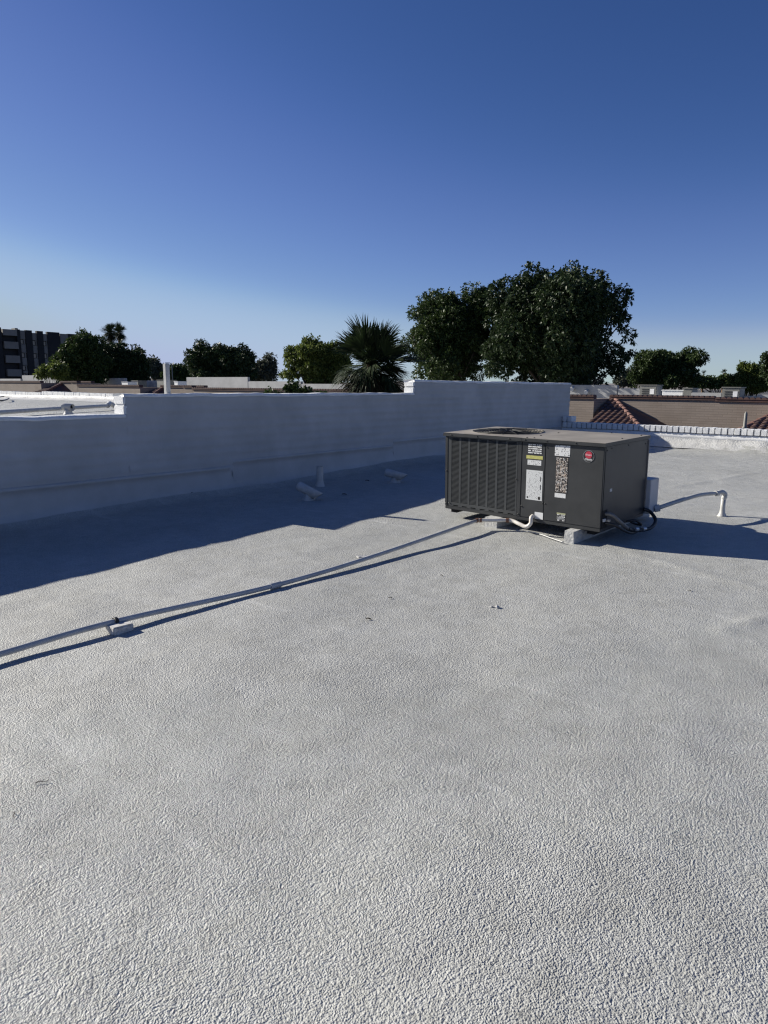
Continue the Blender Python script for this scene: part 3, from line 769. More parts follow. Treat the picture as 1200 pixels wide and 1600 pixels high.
# ---- timber sleepers under the unit
def sleeper(label, xa, xb, y0, y1, h):
    pts = []
    zb = -0.012-h
    m = MB()
    ysn = np.linspace(y0, y1, 9); P = np.zeros((8, 9, 3))
    ring = [(xa, 0), (xb, 0), (xb+0.002, .05), (xb, 1), (xb-.01, 1.03), (xa+.01, 1.03), (xa, 1), (xa-0.002, .05)]
    for i, (xx, hh) in enumerate(ring):
        for j, yy in enumerate(ysn):
            P[i, j] = (xx+random.uniform(-.004, .004), yy+random.uniform(-.004, .004), zb-0.03+(h+0.03)*min(hh, 1)+(-0.001 if hh >= 1 else 0)+random.uniform(-.002, 0))
    m.grid(P); n = 9
    m.f += [tuple(7*n+j if k == 0 else j for k in (0,)) for j in ()]
    for j in range(8): m.f.append((7*n+j, 0*n+j, 0*n+j+1, 7*n+j+1))
    m.f.append(tuple(i*n for i in range(8))); m.f.append(tuple(i*n+8 for i in reversed(range(8))))
    mw = ac.matrix_world
    m.v = [tuple(mw @ Vector(v)) for v in m.v]
    return tag(m.build('timber_sleeper', M_SLEEP, auto=R(50)), label, 'support beam', 'sleepers under the unit')
def front_u(x, y, yy):           # where the pixel's ray crosses the unit's local plane y = yy
    d = Vector(ray(x, y)); e = Vector(EYE)-O_
    t = (yy-e.dot(ey))/d.dot(ey); p = e+d*t; return p.dot(ex), p.dot(ez)
ua, _ = front_u(757, 825, -0.10); ub, _ = front_u(776, 828, -0.10)
sleeper('white coated timber beam under the fan end of the unit', ua, ub, -0.10, D_+0.05, 0.115)
ua, _ = front_u(881, 847, -0.13); ub, _ = front_u(893, 849, -0.13)
sleeper('white coated timber beam sticking out under the badge end of the unit', ua, ub+0.02, -0.13, D_+0.25, 0.105)

cw_ = [Vector(on_roof(px, py, 0.012)) for px, py in ((806, 829), (828, 831), (845, 835), (862, 841), (880, 847))]
tag(MB().tube(smooth_path(cw_, 6), 0.006, 8).build('cable', M_WPIPE, smooth=True), 'thin white cable on the roof between the two timber beams', 'cable')

# ================================================================== PIPES ON THE ROOF
# long conduit beside the unit
pts = []
for (px, py, h) in [(-260, 1098, 0.05), (0, 1022, 0.045), (180, 971, 0.062), (430, 914.5, 0.029), (590, 867, 0.032), (746, 813, 0.105)]:
    pts.append(Vector(on_roof(px, py, h)))
pipe = empty('conduit_run', 'long grey conduit lying along the roof to the unit', 'pipe')
path = smooth_path(pts, 9)
MB().tube(path, 0.0195, 14).build('conduit', M_GPIPE, pipe, smooth=True)
def along(i0, i1, r, name, mat):
    a, b = Vector(i0), Vector(i1); return MB().tube([a, b], r, 14).build(name, mat, pipe, auto=R(40))
c = pts[3]; d = (pts[4]-pts[2]).normalized(); along(c-d*0.05, c+d*0.05, 0.0245, 'coupling', M_GPIPE)
c = pts[5]; d = (pts[5]-pts[4]).normalized(); along(c-d*0.03, c+d*0.012, 0.0235, 'clamp', M_RUST)
# pale plastic tail into the cabinet
u0, z0 = 1.150, 0.060
def ac_w(x, y, z): return ac.matrix_world @ Vector((x, y, z))
def ac_px(px, py, yy):
    u, z = front_u(px, py, yy); return ac_w(u, yy, z)
tail = empty('drain_tail', 'cream plastic drain pipe curving up into the unit\'s control panel', 'pipe')
p1 = ac_px(797, 813, -0.05)
tp = [pts[5], pts[5].lerp(p1, 0.5), p1, ac_px(812, 819, -0.06), ac_px(822, 823, -0.065), ac_px(829, 818, -0.06), ac_px(830, 809, -0.045), ac_w(1.158, 0.01, 0.052)]
MB().tube(smooth_path(tp, 6), 0.0205, 12).build('pipe', M_PVC, tail, smooth=True)
d = (p1-pts[5]).normalized()
MB().tube([p1-d*0.045, p1-d*0.015], 0.0235, 12).build('clamp', M_RUST, tail, auto=R(40))
MB().tube([pts[5]+d*0.02, pts[5]+d*0.045], 0.0235, 12).build('clamp', M_RUST, tail, auto=R(40))
# support block under the conduit
b0 = pts[2]
sb = empty('pipe_support', 'small white coated block strapped under the grey conduit', 'pipe support', (b0.x, b0.y, rz(b0.x, b0.y)))
d = (pts[3]-pts[1]).normalized(); sb.rotation_euler = (0, 0, math.atan2(d.y, d.x)+0.05)
sb.location.x += 0.03
me = block_mesh('foam_block', 0.135, 0.155, 0.052, 0.006, M_STONE, 0.004, 3); inst(me, 'foam_block', sb, (0, 0, 0.022))
st = MB()
for k in range(9):
    pass
ar = [(0, 0.026*math.cos(a), 0.055+0.022*math.sin(a)) for a in np.linspace(-0.5, math.pi+0.5, 12)]
for i in range(11):
    (x_, y_, z_), (x2, y2, z2) = ar[i], ar[i+1]
    st.add([(-0.012, y_+0.03, z_), (0.012, y_+0.03, z_), (0.012, y2+0.03, z2), (-0.012, y2+0.03, z2)], [(0, 1, 2, 3)])
so = st.build('strap', M_BLK, sb, smooth=True); so.modifiers.new('t', 'SOLIDIFY').thickness = 0.003
# scrap of coating under the pipe
p_ = on_roof(574, 869)
sp = MB().box(-0.075, -0.03, -0.004, 0.075, 0.03, 0.012).build('coating_scrap', M_FOAM, bevel=0.004); sp.location = (p_[0]-0.03, p_[1], rz(p_[0], p_[1])+0.003); sp.rotation_euler = (0.03, 0.06, 1.1)
tag(sp, 'thin white scrap of board lying under the conduit', 'scrap')

# curved conduit from the box to its stand pipe
bx = Vector(on_roof(1128, 806)); zb = rz(bx.x, bx.y)
d = ray(1128, 773); t = bx.y/d[1]; ptop = EYE+d*t
el = empty('conduit_riser', 'white coated riser with elbow and sagging flexible conduit beside the unit', 'pipe', (0, 0, 0))
zt = float(ptop[2])
MB().lathe([(0.062, -0.015), (0.048, 0.012), (0.032, 0.045), (0.027, 0.10), (0.026, zt-zb-0.02)], (bx.x, bx.y, zb), 18).build('stand_pipe', M_WPIPE, el, smooth=True)
j0 = ac_w(L_+0.09, D_+0.18, 0.06)
ep = Vector((bx.x, bx.y, zt+0.025))
def ptray(px, py, tt):           # point on the pixel's ray, distance blended between the two ends
    d = Vector(ray(px, py)); da = (j0-Vector(EYE)).dot(Vector(FW)); db = (ep-Vector(EYE)).dot(Vector(FW))
    return Vector(EYE)+d*(da+(db-da)*tt)
cp = [j0, ptray(1060, 783, 0.32), ptray(1090, 774, 0.62), ptray(1110, 771.5, 0.84), ptray(1120, 771, 0.94)]
MB().tube(smooth_path(cp, 7), 0.023, 14).build('flexible_conduit', M_WPIPE, el, smooth=True)
MB().tube(smooth_path([cp[-1], cp[-1].lerp(ep, 0.6)+Vector((0, 0, 0.012)), ep+Vector((0.01, 0.0, -0.02)), Vector((bx.x, bx.y, zt-0.05))], 5), 0.029, 14).build('elbow', M_WPIPE, el, smooth=True)
d = (cp[-1]-cp[-2]).normalized()
MB().tube([cp[-1]-d*0.03, cp[-1]+d*0.015], 0.034, 10).build('union_nut', M_WPIPE, el, auto=R(40))

# ================================================================== VENTS IN THE SHADE
def tee_vent(px, py, label, tilt, yaw):
    p = on_roof(px, py); z = rz(p[0], p[1])
    e = empty('tee_vent', label, 'roof vent', (p[0], p[1], z))
    e.rotation_euler = (0, 0, yaw); e.scale = (0.9, 0.9, 0.9)
    MB().lathe([(0.12, -0.01), (0.09, 0.012), (0.062, 0.03), (0.055, 0.10)], (0, 0, 0), 16).build('stem', M_WPIPE, e, smooth=True)
    a = Vector((-0.165, 0, 0.13+0.165*tilt)); b = Vector((0.165, 0, 0.13-0.165*tilt))
    d = (b-a).normalized()
    m = MB().tube([a, a+d*0.01, b], [0.058, 0.064, 0.064], 20, caps=False)
    for q in range(40, 60):                            # open end cut on the slant, top lip longest
        v = Vector(m.v[q]); m.v[q] = tuple(v+d*((v.z-b.z)/0.064)*0.055)
    m.f.append(tuple(reversed(range(20))))
    t_ = m.build('tee_hood', M_WPIPE, e, auto=R(50)); t_.modifiers.new('t', 'SOLIDIFY').thickness = -0.006
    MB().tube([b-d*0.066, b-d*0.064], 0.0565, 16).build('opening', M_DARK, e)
    return e
RA = R(YAW)
tee_vent(482, 779, 'white tee shaped roof vent near the wall with its open end drooping low', 0.42, RA-0.35)
tee_vent(617, 753, 'white tee shaped roof vent near the wall with a round open end', 0.22, RA-0.35)
p_ = on_roof(500, 759); z = rz(p_[0], p_[1])
vp = empty('vent_pipe', 'short white vertical vent pipe flared at the roof near the wall', 'vent pipe', (p_[0], p_[1], z))
MB().lathe([(0.085, -0.01), (0.065, 0.03), (0.052, 0.09), (0.050, 0.30)], (0, 0, 0), 18, cap=False).build('stack', M_WPIPE, vp, smooth=True)
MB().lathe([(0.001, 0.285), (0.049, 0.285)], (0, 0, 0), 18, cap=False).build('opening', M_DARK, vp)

# post on the wall
pp = on_x(259.5, 568, WX-0.28); 
post = MB().box(pp[0]-0.032, pp[1]-0.032, ZM-0.6, pp[0]+0.032, pp[1]+0.032, pp[2]).build('steel_post', M_WPIPE, bevel=0.006)
tag(post, 'square white post standing up behind the long wall', 'post')

# ---------------------------------------------------------------- grit and litter on the coating
def litter(px, py, kind, label, cat, rot=0.0, s=1.0):
    p = on_roof(px, py); z = rz(p[0], p[1])
    if kind == 'stone':
        bm = bmesh.new(); bmesh.ops.create_icosphere(bm, subdivisions=2, radius=0.014*s)
        rr = random.Random(int(px))
        for v in bm.verts: v.co *= rr.uniform(0.75, 1.15); v.co.z *= 0.7
        me = bpy.data.meshes.new('pebble'); bm.to_mesh(me); bm.free(); me.materials.append(M_STONE)
        o = inst(me, 'pebble', None, (p[0], p[1], z+0.006*s), (0, 0, rot))
    elif kind == 'leaf':
        m = MB(); P = np.zeros((5, 3, 3))
        for i in range(5):
            w = 0.008*math.sin(math.pi*(i+0.4)/4.8)
            for j in range(3): P[i, j] = (0.045*(i/4-0.5)*s, w*(j-1)*s, 0.006*s*abs(j-1)+0.004*math.sin(i))
        o = m.grid(P).build('dry_leaf', M_TWIG, smooth=True); o.modifiers.new('t', 'SOLIDIFY').thickness = 0.001
        o.location = (p[0], p[1], z+0.006); o.rotation_euler = (0, 0, rot)
    else:
        m = MB().tube(smooth_path([(-0.03*s, 0, 0.006), (-0.008*s, 0.004*s, 0.010), (0.012*s, -0.002*s, 0.007), (0.032*s, 0.005*s, 0.010)], 3), [0.0022*s]*5+[0.0016*s]*5, 6)
        m.tube([(0.0, 0.001, 0.009), (0.012*s, 0.012*s, 0.016*s)], 0.0012*s, 5)
        o = m.build('twig', M_TWIG, smooth=True); o.location = (p[0], p[1], z); o.rotation_euler = (0, 0, rot)
    return tag(o, label, cat)
litter(777, 947, 'stone', 'grey pebble with a dark shadow on the open roof', 'pebble', 0, 1.25)
litter(768, 946, 'stone', 'pale pebble beside the grey one on the open roof', 'pebble', 0, 0.9)
litter(576, 968, 'leaf', 'curled dark leaf lying on the roof short of the conduit', 'leaf', 0.5, 0.9)
litter(66, 1229, 'twig', 'straight dry twig on the open roof', 'twig', 1.0, 0.8)
litter(22, 1279, 'twig', 'forked dry twig on the open roof', 'twig', -0.4, 0.7)
litter(1078, 921, 'leaf', 'tiny dark leaf beyond the unit\'s shadow edge', 'leaf', 1.2, 0.6)
litter(690, 896, 'leaf', 'small dark leaf between conduit and pebbles', 'leaf', 0.2, 0.6)
litter(610, 933, 'leaf', 'sliver of dark leaf near the conduit', 'leaf', 0.9, 0.7)
litter(538, 771, 'leaf', 'dark leaf in the wall\'s shade between the two tee vents', 'leaf', 0.6, 1.5)
litter(574, 751, 'leaf', 'dark leaf in the shade close to the far tee vent', 'leaf', 0.6, 1.4)
litter(558, 1148, 'twig', 'crumb of twig on the wide empty roof', 'twig', 0.3, 0.4)

# ================================================================== ROOF NEXT DOOR (left, behind the long wall)
XA = WX-TH
def adj_z(X, Y): return 1.62-0.445-0.004*np.clip(-8-X, 0, 60)-0.012*np.clip(Y-6, 0, 10)+0.02*fnoise(X*.5, Y*.5, 2)
YAP = 12.5
axs = np.concatenate([np.arange(-60, -30, 1.0), np.arange(-30, XA+0.01, 0.15)]); axs[-1] = XA+0.01
ays = np.concatenate([np.arange(-25, 2, 1.0), np.arange(2, YAP+0.01, 0.15)])
AX, AY = np.meshgrid(axs, ays, indexing='ij')
tag(fast_grid('rooftop', np.stack([AX, AY, adj_z(AX, AY)], -1), M_ROOF), 'neighbouring white coated roof behind the low end of the wall', kind='structure')
ap = empty('brick_parapet', 'sunlit white parapet with small cap blocks edging the neighbouring roof', 'parapet')
def cap_z(X): return 1.62-0.315-0.0072*(X+21.7)
xst = on_y(66, 610, YAP)[0]
for (xa, xb, dz) in ((-60, xst-0.05, -0.055), (xst, XA-0.35, 0.0)):
    za, zb2 = cap_z(xa)+dz, cap_z(xb)+dz
    MB().hexa([(xa, YAP, GZ), (xb, YAP, GZ), (xb, YAP+0.25, GZ), (xa, YAP+0.25, GZ)], [(xa, YAP, za-0.13), (xb, YAP, zb2-0.13), (xb, YAP+0.25, zb2-0.13), (xa, YAP+0.25, za-0.13)]).build('wall_face', M_WBLK, ap)
    cm = MB(); xx = xa
    while xx < xb-0.12:
        zc = cap_z(xx)+dz
        cm.box(xx, YAP-0.02+random.uniform(-.006, .006), zc-0.129, xx+0.122, YAP+0.27, zc+random.uniform(-.006, .006)); xx += 0.135
    tag(cm.build('cap_blocks', M_WBLK, ap), kind='stuff')
xs_ = np.arange(-60, XA-0.3, 0.12); P = np.zeros((6, len(xs_), 3))
for j in range(6):
    t = j/5
    P[j, :, 0] = xs_; P[j, :, 1] = YAP-0.02-0.5*t**1.4+0.05*fnoise(xs_*2, np.full_like(xs_, j*.3), 3)*(t > 0)
    P[j, :, 2] = adj_z(xs_, np.full_like(xs_, YAP-0.5*t))+0.17*(1-t)**1.5+0.04*fnoise(xs_*3, np.full_like(xs_, 5+j*.6), 2)*(1-t)*t*3+0.004
MB().grid(P).build('cant_strip', M_FOAM, ap, smooth=True)
# low curb returning from the wall's step towards the parapet
# pipe and vent on that roof
za = 1.62-0.44
q = [Vector(on_z(px, py, za+0.05)) for px, py in ((-60, 648), (0, 644.5), (60, 640.5), (120, 637), (168, 634))]
lp_ = empty('conduit_run', 'white coated pipe lying across the neighbouring roof', 'pipe')
MB().tube(smooth_path(q, 5), 0.032, 10).build('pipe', M_WPIPE, lp_, smooth=True)
e_ = q[-1]; e2 = Vector(on_z(173, 631, za+0.07))
MB().tube(smooth_path([e_, e_.lerp(e2, .6)+Vector((0, 0, .02)), e2, e2+Vector((0, 0.2, -0.12))], 4), 0.045, 10).build('elbow', M_WPIPE, lp_, smooth=True)
p_ = on_z(107, 646, za); e = empty('tee_vent', 'sunlit white tee vent standing on the neighbouring roof', 'roof vent', (p_[0], p_[1], za-0.02)); e.rotation_euler = (0, 0, RA-0.3); e.scale = (0.88, 0.88, 0.88)
MB().lathe([(0.11, -0.02), (0.075, 0.02), (0.062, 0.05), (0.062, 0.11)], (0, 0, 0), 14).build('stem', M_WPIPE, e, smooth=True)
m = MB().tube([(-0.09, 0, 0.135), (0.095, 0, 0.125)], 0.055, 16, caps=False); m.f.append(tuple(reversed(range(16))))
m.build('tee_hood', M_WPIPE, e, auto=R(50)).modifiers.new('t', 'SOLIDIFY').thickness = -0.006
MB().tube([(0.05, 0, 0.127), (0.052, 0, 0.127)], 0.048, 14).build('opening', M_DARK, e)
for (pts_, r, lab) in (([(-10, 622), (6, 619.5), (14, 622), (4, 626), (-10, 625)], 0.02, 'thin dark cable looped on the neighbouring roof'),):
    w = [Vector(on_z(a, b, za-0.02)) for a, b in pts_]
    tag(MB().tube(smooth_path(w, 6), r, 6).build('cable', M_BLK, smooth=True), lab, 'cable')

# ================================================================== TAN BUILDING ACROSS THE COURT
YB0, YB1 = 33.0, 35.0                              # projecting and recessed wall planes
bld = empty('tan_building', 'long tan block retail building with red tile edging and hipped tile porches', 'building')
secs = [(-40, 121, 596.5), (121, 301, 603.2), (301, 701, 610.0), (701, 1099, 619.6), (1099, 1420, 627.0)]
rowx = []
tm = MB()
def tile_trim(xa, xb, Y, z):
    x = xa
    while x < xb-0.02:
        x2 = min(x+0.24, xb); c = (x+x2)/2; r = (x2-x)/2
        ring = [(c-r*math.cos(a), z+0.11*math.sin(a)) for a in (0, .63, 1.26, 1.88, 2.51, 3.14159)]
        vs = [(p[0], Y-0.09, p[1]) for p in ring]+[(p[0], Y+0.32, p[1]) for p in ring]
        tm.add(vs, [(i, i+1, i+7, i+6) for i in range(5)]+[(5, 4, 3, 2, 1, 0)])
        x = x2
    tm.box(xa, Y-0.06, z-0.10, xb, Y+0.30, z-0.002)
jogs = [65, 219, 929]
def jog_x(px): return on_y(px, 612, YB0)[0]
def sec_z(X):
    for a, b, yt in secs:
        xa, xb = on_y(a, yt, YB0)[0], on_y(b, yt, YB0)[0]
        if xa-0.5 <= X <= xb+0.5: return on_y((a+b)/2, yt, YB0)[2]
    return 1.2
PW = 6.2                                           # length of each recess to the right of a jog
# reference porch offsets, read at the porch nearest
XJ = jog_x(929)
off = dict(tl=on_y(931, 620, YB1)[0]-XJ, tr=on_y(962, 621, YB1)[0]-XJ, bl=on_y(920.5, 661, 31.6)[0]-XJ, br=on_y(997, 664, 31.6)[0]-XJ)
ZE = on_y(960, 663, 31.6)[2]-sec_z(XJ)
for (a, b, yt) in secs:
    ztop = on_y((a+b)/2, yt, YB0)[2]
    xa, xb = on_y(a, yt, YB0)[0], on_y(b, yt, YB0)[0]
    cuts = sorted(jog_x(j) for j in jogs if xa < jog_x(j) < xb)
    segs = []; cur = xa
    for cx in cuts:
        segs.append((cur, cx, YB0)); e_ = min(cx+PW if cx < XJ-1 else xb, xb); segs.append((cx, e_, YB1)); cur = e_
    segs.append((cur, xb, YB0 if (b < 1000) else YB1))
    for (s0, s1, Y) in segs:
        if s1-s0 < 0.05: continue
        z5 = on_y((1099+1420)/2, 627.0, YB0)[2]-0.10
        zbase = z5 if (yt == 619.6 and Y == YB1) else GZ
        sa = XJ if yt == 627.0 else s0
        MB().box(sa, Y, zbase, s1, Y+0.3+(YB1-Y), ztop-0.10).build('block_wall', M_TAN, bld)
        tile_trim(s0, s1, Y, ztop)
tag(tm.build('tile_edging', M_TILE, bld), kind='stuff')
def tile_facet(A, B, C, D, name='tile_slope'):
    """A, B: top left/right; C, D: eave left/right; barrel tiles run down the slope"""
    A, B, C, D = map(Vector, (A, B, C, D))
    e = (D-C).normalized(); mid = (A+B)/2
    s_dir = ((C-A)-e*(C-A).dot(e)); Ls = s_dir.length; s_dir.normalize()
    nrm = e.cross(s_dir)
    if nrm.z < 0: nrm = -nrm
    a0, b0 = (A-A).dot(e), (B-A).dot(e); c0, d0 = (C-A).dot(e), (D-A).dot(e)
    lo, hi = min(a0, c0), max(b0, d0); TW = 0.30; TL = 0.42
    ss = np.arange(lo, hi+0.04, 0.05); rows = int(Ls/TL)+1; ts = []
    for r in range(rows): ts += [(r*TL, 0.045), (min((r+1)*TL, Ls)-0.001, 0.0)]
    m = MB(); P = np.zeros((len(ts), len(ss), 3))
    for i, (t, up) in enumerate(ts):
        t = min(t, Ls); k = t/Ls; l = a0+(c0-a0)*k; h = b0+(d0-b0)*k
        for j, s in enumerate(ss):
            s2 = min(max(s, l), h)
            ht = 0.085*abs(math.sin(math.pi*s2/TW))+(0.045-up)
            q = A+e*s2+s_dir*t+nrm*ht; P[i, j] = q
    return m.grid(P).build(name, M_TILE, bld, auto=R(45))
def ridge(A, B, par):
    A, B = Vector(A), Vector(B); d = (B-A).normalized(); n = max(2, int((B-A).length/0.45)); step = (B-A)/n
    for k in range(n):
        a = A+step*k; b = a+step*1.08
        m = MB().tube([a-d*0.0, b], [0.10, 0.145], 10); 
        m.build('ridge_tile', M_RIDGE, par, auto=R(50))
def porch(xj, zt):
    z0 = zt-0.16; z1 = zt+ZE
    A = (xj+0.01, YB1-0.02, z0); B = (xj+off['tr'], YB1-0.02, z0); C = (xj+off['bl'], 31.6, z1); D = (xj+off['br'], 31.6, z1)
    # carry the slope on below the line of our parapet to a real eave
    ext = 1.25; C2 = tuple(Vector(A)+(Vector(C)-Vector(A))*ext); D2 = tuple(Vector(B)+(Vector(D)-Vector(B))*ext)
    f = tile_facet(A, B, C2, D2)
    Fw = (D2[0], YB1-0.02, D2[2])
    m = MB().add([B, D2, Fw], [(0, 1, 2)]); m.build('tile_slope', M_TILE, bld)
    MB().add([C2, D2, Fw, (C2[0], YB1-0.02, C2[2])], [(0, 1, 2, 3)]).build('soffit', M_PALE, bld)
    for xx in (C2[0]+0.3, D2[0]-0.4):
        MB().box(xx-0.15, 31.5-0.35, GZ, xx+0.15, 31.5-0.05, C2[2]-0.01).build('porch_column', M_TAN, bld)
    ridge(B, D2, f)
for j in jogs: porch(jog_x(j), sec_z(jog_x(j)+0.5))
# porch at the right edge: its hip climbs to the right
zt = sec_z(on_y(1180, 627, YB0)[0])
C = Vector(on_y(1160, 671, 31.6)); A = Vector(on_y(1236, 634, YB1)); 
C = A+(C-A)*1.2
B = A+Vector((5, 0, 0)); D = Vector((B.x+1, C.y, C.z))
f = tile_facet(tuple(A), tuple(B), tuple(C), tuple(D)); ridge(A, C, f)
MB().add([tuple(A), (C.x, YB1-0.02, C.z), tuple(C)], [(0, 1, 2)]).build('tile_slope', M_TILE, bld)
# small vent stack by that porch
p_ = on_y(1163.5, 668, 28); 
vs_ = empty('vent_stack', 'dark slim flue with a white base beside the tiled porch', 'vent pipe', (p_[0], p_[1], GZ))
MB().lathe([(0.09, 0), (0.09, p_[2]-GZ-0.1), (0.12, p_[2]-GZ-0.05), (0.06, p_[2]-GZ+0.05), (0.055, p_[2]-GZ+0.5), (0.02, p_[2]-GZ+0.58)], (0, 0, 0), 10).build('flue', M_UNIT, vs_, smooth=True)

# building roof deck behind the tile edging, and the white parapets beyond
RB = empty('roof_deck', 'flat white roof deck of the tan building', 'roof deck')
xL, xR = on_y(-40, 600, YB1)[0]-20, 30
MB().box(xL, YB1+0.31, GZ, xR, 60, 0.62).build('deck', M_ROOF, RB)
def far_wall(px0, px1, y0, Y, label, h=2.5, th=0.3, mat=None):
    a, b = on_y(px0, y0, Y), on_y(px1, y0, Y)
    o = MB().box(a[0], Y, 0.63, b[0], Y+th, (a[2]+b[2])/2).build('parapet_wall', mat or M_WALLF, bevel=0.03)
    return tag(o, label, 'wall', 'white parapets on the far roof')
far_wall(34, 119, 586.2, 46, 'white far parapet with a high plain top under the dark apartment block')
far_wall(119.3, 195, 590.8, 46.02, 'white far parapet one step lower, under the dense left trees')
far_wall(217, 243, 594.6, 46, 'short white far parapet behind the white post')
far_wall(291, 387, 589.3, 46, 'white far parapet, the tall stretch right of the white post')
far_wall(387.3, 470, 595.8, 46.02, 'white far parapet stepping down toward the fan palm')
far_wall(470.3, 540, 599.8, 46.04, 'lowest stretch of white far parapet by the fan palm')
far_wall(880, 965, 601.5, 46, 'white far parapet with two small hooded vents, under the biggest tree')
far_wall(965.3, 1014, 607.0, 46.02, 'white far parapet one step below the one with vents')
far_wall(1080, 1128, 613.5, 41, 'bright low white parapet between two grey rooftop units')
far_wall(1154, 1182, 618.5, 41, 'bright low white parapet right of the louvred grey unit')
far_wall(1182.5, 1260, 617.0, 41.02, 'white parapet block at the end of the far roof')
far_wall(-40, 32, 591.8, 44, 'thin white roof edge below the apartment block')
for px in (895, 917):
    p_ = on_y(px, 606 if px < 900 else 611, 45.98)
    o = MB().tube([(p_[0], 45.95, p_[2]), (p_[0]+0.1, 45.6, p_[2]-0.1)], 0.13, 12).build('hooded_vent', M_GREYBOX, auto=R(40))
    tag(o, 'small grey hooded vent close to the long wall\'s end, on the far white parapet' if px < 900 else 'small grey hooded vent lower on the far white parapet, under the trunk side', 'roof vent')
def far_unit(px0, px1, y0, y1, Y, label, mat, D=1.1, louvre=True, cat='air conditioner'):
    a, b = on_y(px0, y0, Y), on_y(px1, y1, Y)
    e = empty('rooftop_unit', label, cat, ((a[0]+b[0])/2, Y+D/2, 0.62))
    w = (b[0]-a[0])/2; h = a[2]-0.62
    acm = MB().box(-w, -D/2, 0.0, w, D/2, h-0.06).build('cabinet', mat, e, bevel=0.03)
    MB().box(-w-0.05, -D/2-0.05, h-0.059, w+0.05, D/2+0.05, h).build('top', mat, e, bevel=0.02)
    if louvre:
        for k in range(5):
            zz = h*0.35+h*0.1*k
            MB().box(-w*0.7, -D/2-0.02, zz, w*0.1, -D/2-0.003, zz+h*0.05).build('louver', M_CAB, e)
        MB().box(w*0.25, -D/2-0.015, h*0.55, w*0.75, -D/2-0.003, h*0.8).build('label_plate', M_WHITEP, e)
    return e
far_unit(1000, 1025, 601, 617, 43, 'plain grey rooftop unit at the low end of the far parapet', M_UNIT)
far_unit(1035, 1067, 609, 618, 42, 'low white rooftop box beside a dark unit', M_WBLK, louvre=False, cat='rooftop box')
far_unit(1068, 1081, 606, 618, 41.5, 'small dark rooftop unit against the low white box', M_UNIT, louvre=False)
far_unit(1129, 1155, 604.5, 624, 40, 'grey rooftop unit with louvres and a pale label plate', M_UNIT)
far_unit(245, 262, 593.5, 601, 44, 'small grey rooftop unit right behind the white post', M_UNIT, louvre=False)
far_unit(272, 278, 595.5, 601, 43, 'small bright white rooftop box right of the post', M_WBLK, louvre=False, cat='rooftop box')
far_unit(205, 216, 594.5, 600, 44, 'small dark rooftop box left of the short parapet', M_UNIT, louvre=False, cat='rooftop box')
far_unit(190, 200, 596.5, 600, 42, 'small white rooftop box beside the trees', M_WBLK, louvre=False, cat='rooftop box')

# ================================================================== APARTMENT BLOCK (far left)
XAP = -175.0
apt = empty('apartment_block', 'four storey charcoal apartment block with grey balcony panels', 'building', (XAP, 70, GZ))
apt.location = (0, 0, 0)
def ap_y(px): return on_x(px, 560, XAP)[1]
def ap_z(px, y): return on_x(px, y, XAP)[2]
def apart(name, px0, px1, y0, y1, mat, out=0.0, depth=0.6, parent=None):
    ya, yb = ap_y(px0), ap_y(px1); pm = (px0+px1)/2
    za_, zb_ = ap_z(pm, y1), ap_z(pm, y0)
    return MB().box(XAP+out-depth, ya, za_, XAP+out, yb, zb_).build(name, mat, parent or apt)
ya, yb = ap_y(-60), ap_y(150)
MB().box(XAP-25, ya, GZ, XAP-0.61, yb, ap_z(60, 521)).build('main_block', M_CHAR, apt)
for (a, b, t) in ((-20, 5, 511), (29, 34, 515), (42.5, 52.5, 516.3), (60, 69.5, 517.5), (76, 95, 519.2), (108, 150, 523)):
    apart('pier', a, b, t, 640, M_CHAR, 0.25, 0.85)
for (a, b, rows) in ((6, 29, ((515, 524.5), (534, 545), (555.5, 567), (577, 588))), ):
    for i, (t, u) in enumerate(rows): apart('balcony', a+i*0.7+1, b+i*0.7, t, u, M_PALE, 0.35, 0.9)
for (a, b, rows) in ((34.3, 42.2, ((516.5, 530), (538, 551), (559, 571), (579, 583))), (53, 60.5, ((520.5, 532), (540, 552), (560, 574))), (70, 76.6, ((522, 533), (541, 552.5), (561, 574)))):
    k = 0
    for i, (t, u) in enumerate(rows):
        apart('wall_panel', a, b, t, u, M_PALE, 0.0, 0.5)
        nt_ = rows[i+1][0] if i+1 < len(rows) else u+8
        w = apart('window', a+0.5, a+(b-a)*0.6, u+0.5, nt_-0.5, M_CHAR, -0.25, 0.3)
        apart('pane', a+0.9, a+(b-a)*0.52, u+1.0, nt_-1.0, M_GLASS, -0.22, 0.02, w)
        apart('wall_panel', a+(b-a)*0.64, b-0.4, u+0.2, nt_-0.2, M_PALE, -0.1, 0.3)
apart('roof_plant', 36, 40.5, 512, 516, M_UNIT, -3, 2); apart('wall_panel', 96, 112, 522, 540, M_PALE, 0.2, 0.8)

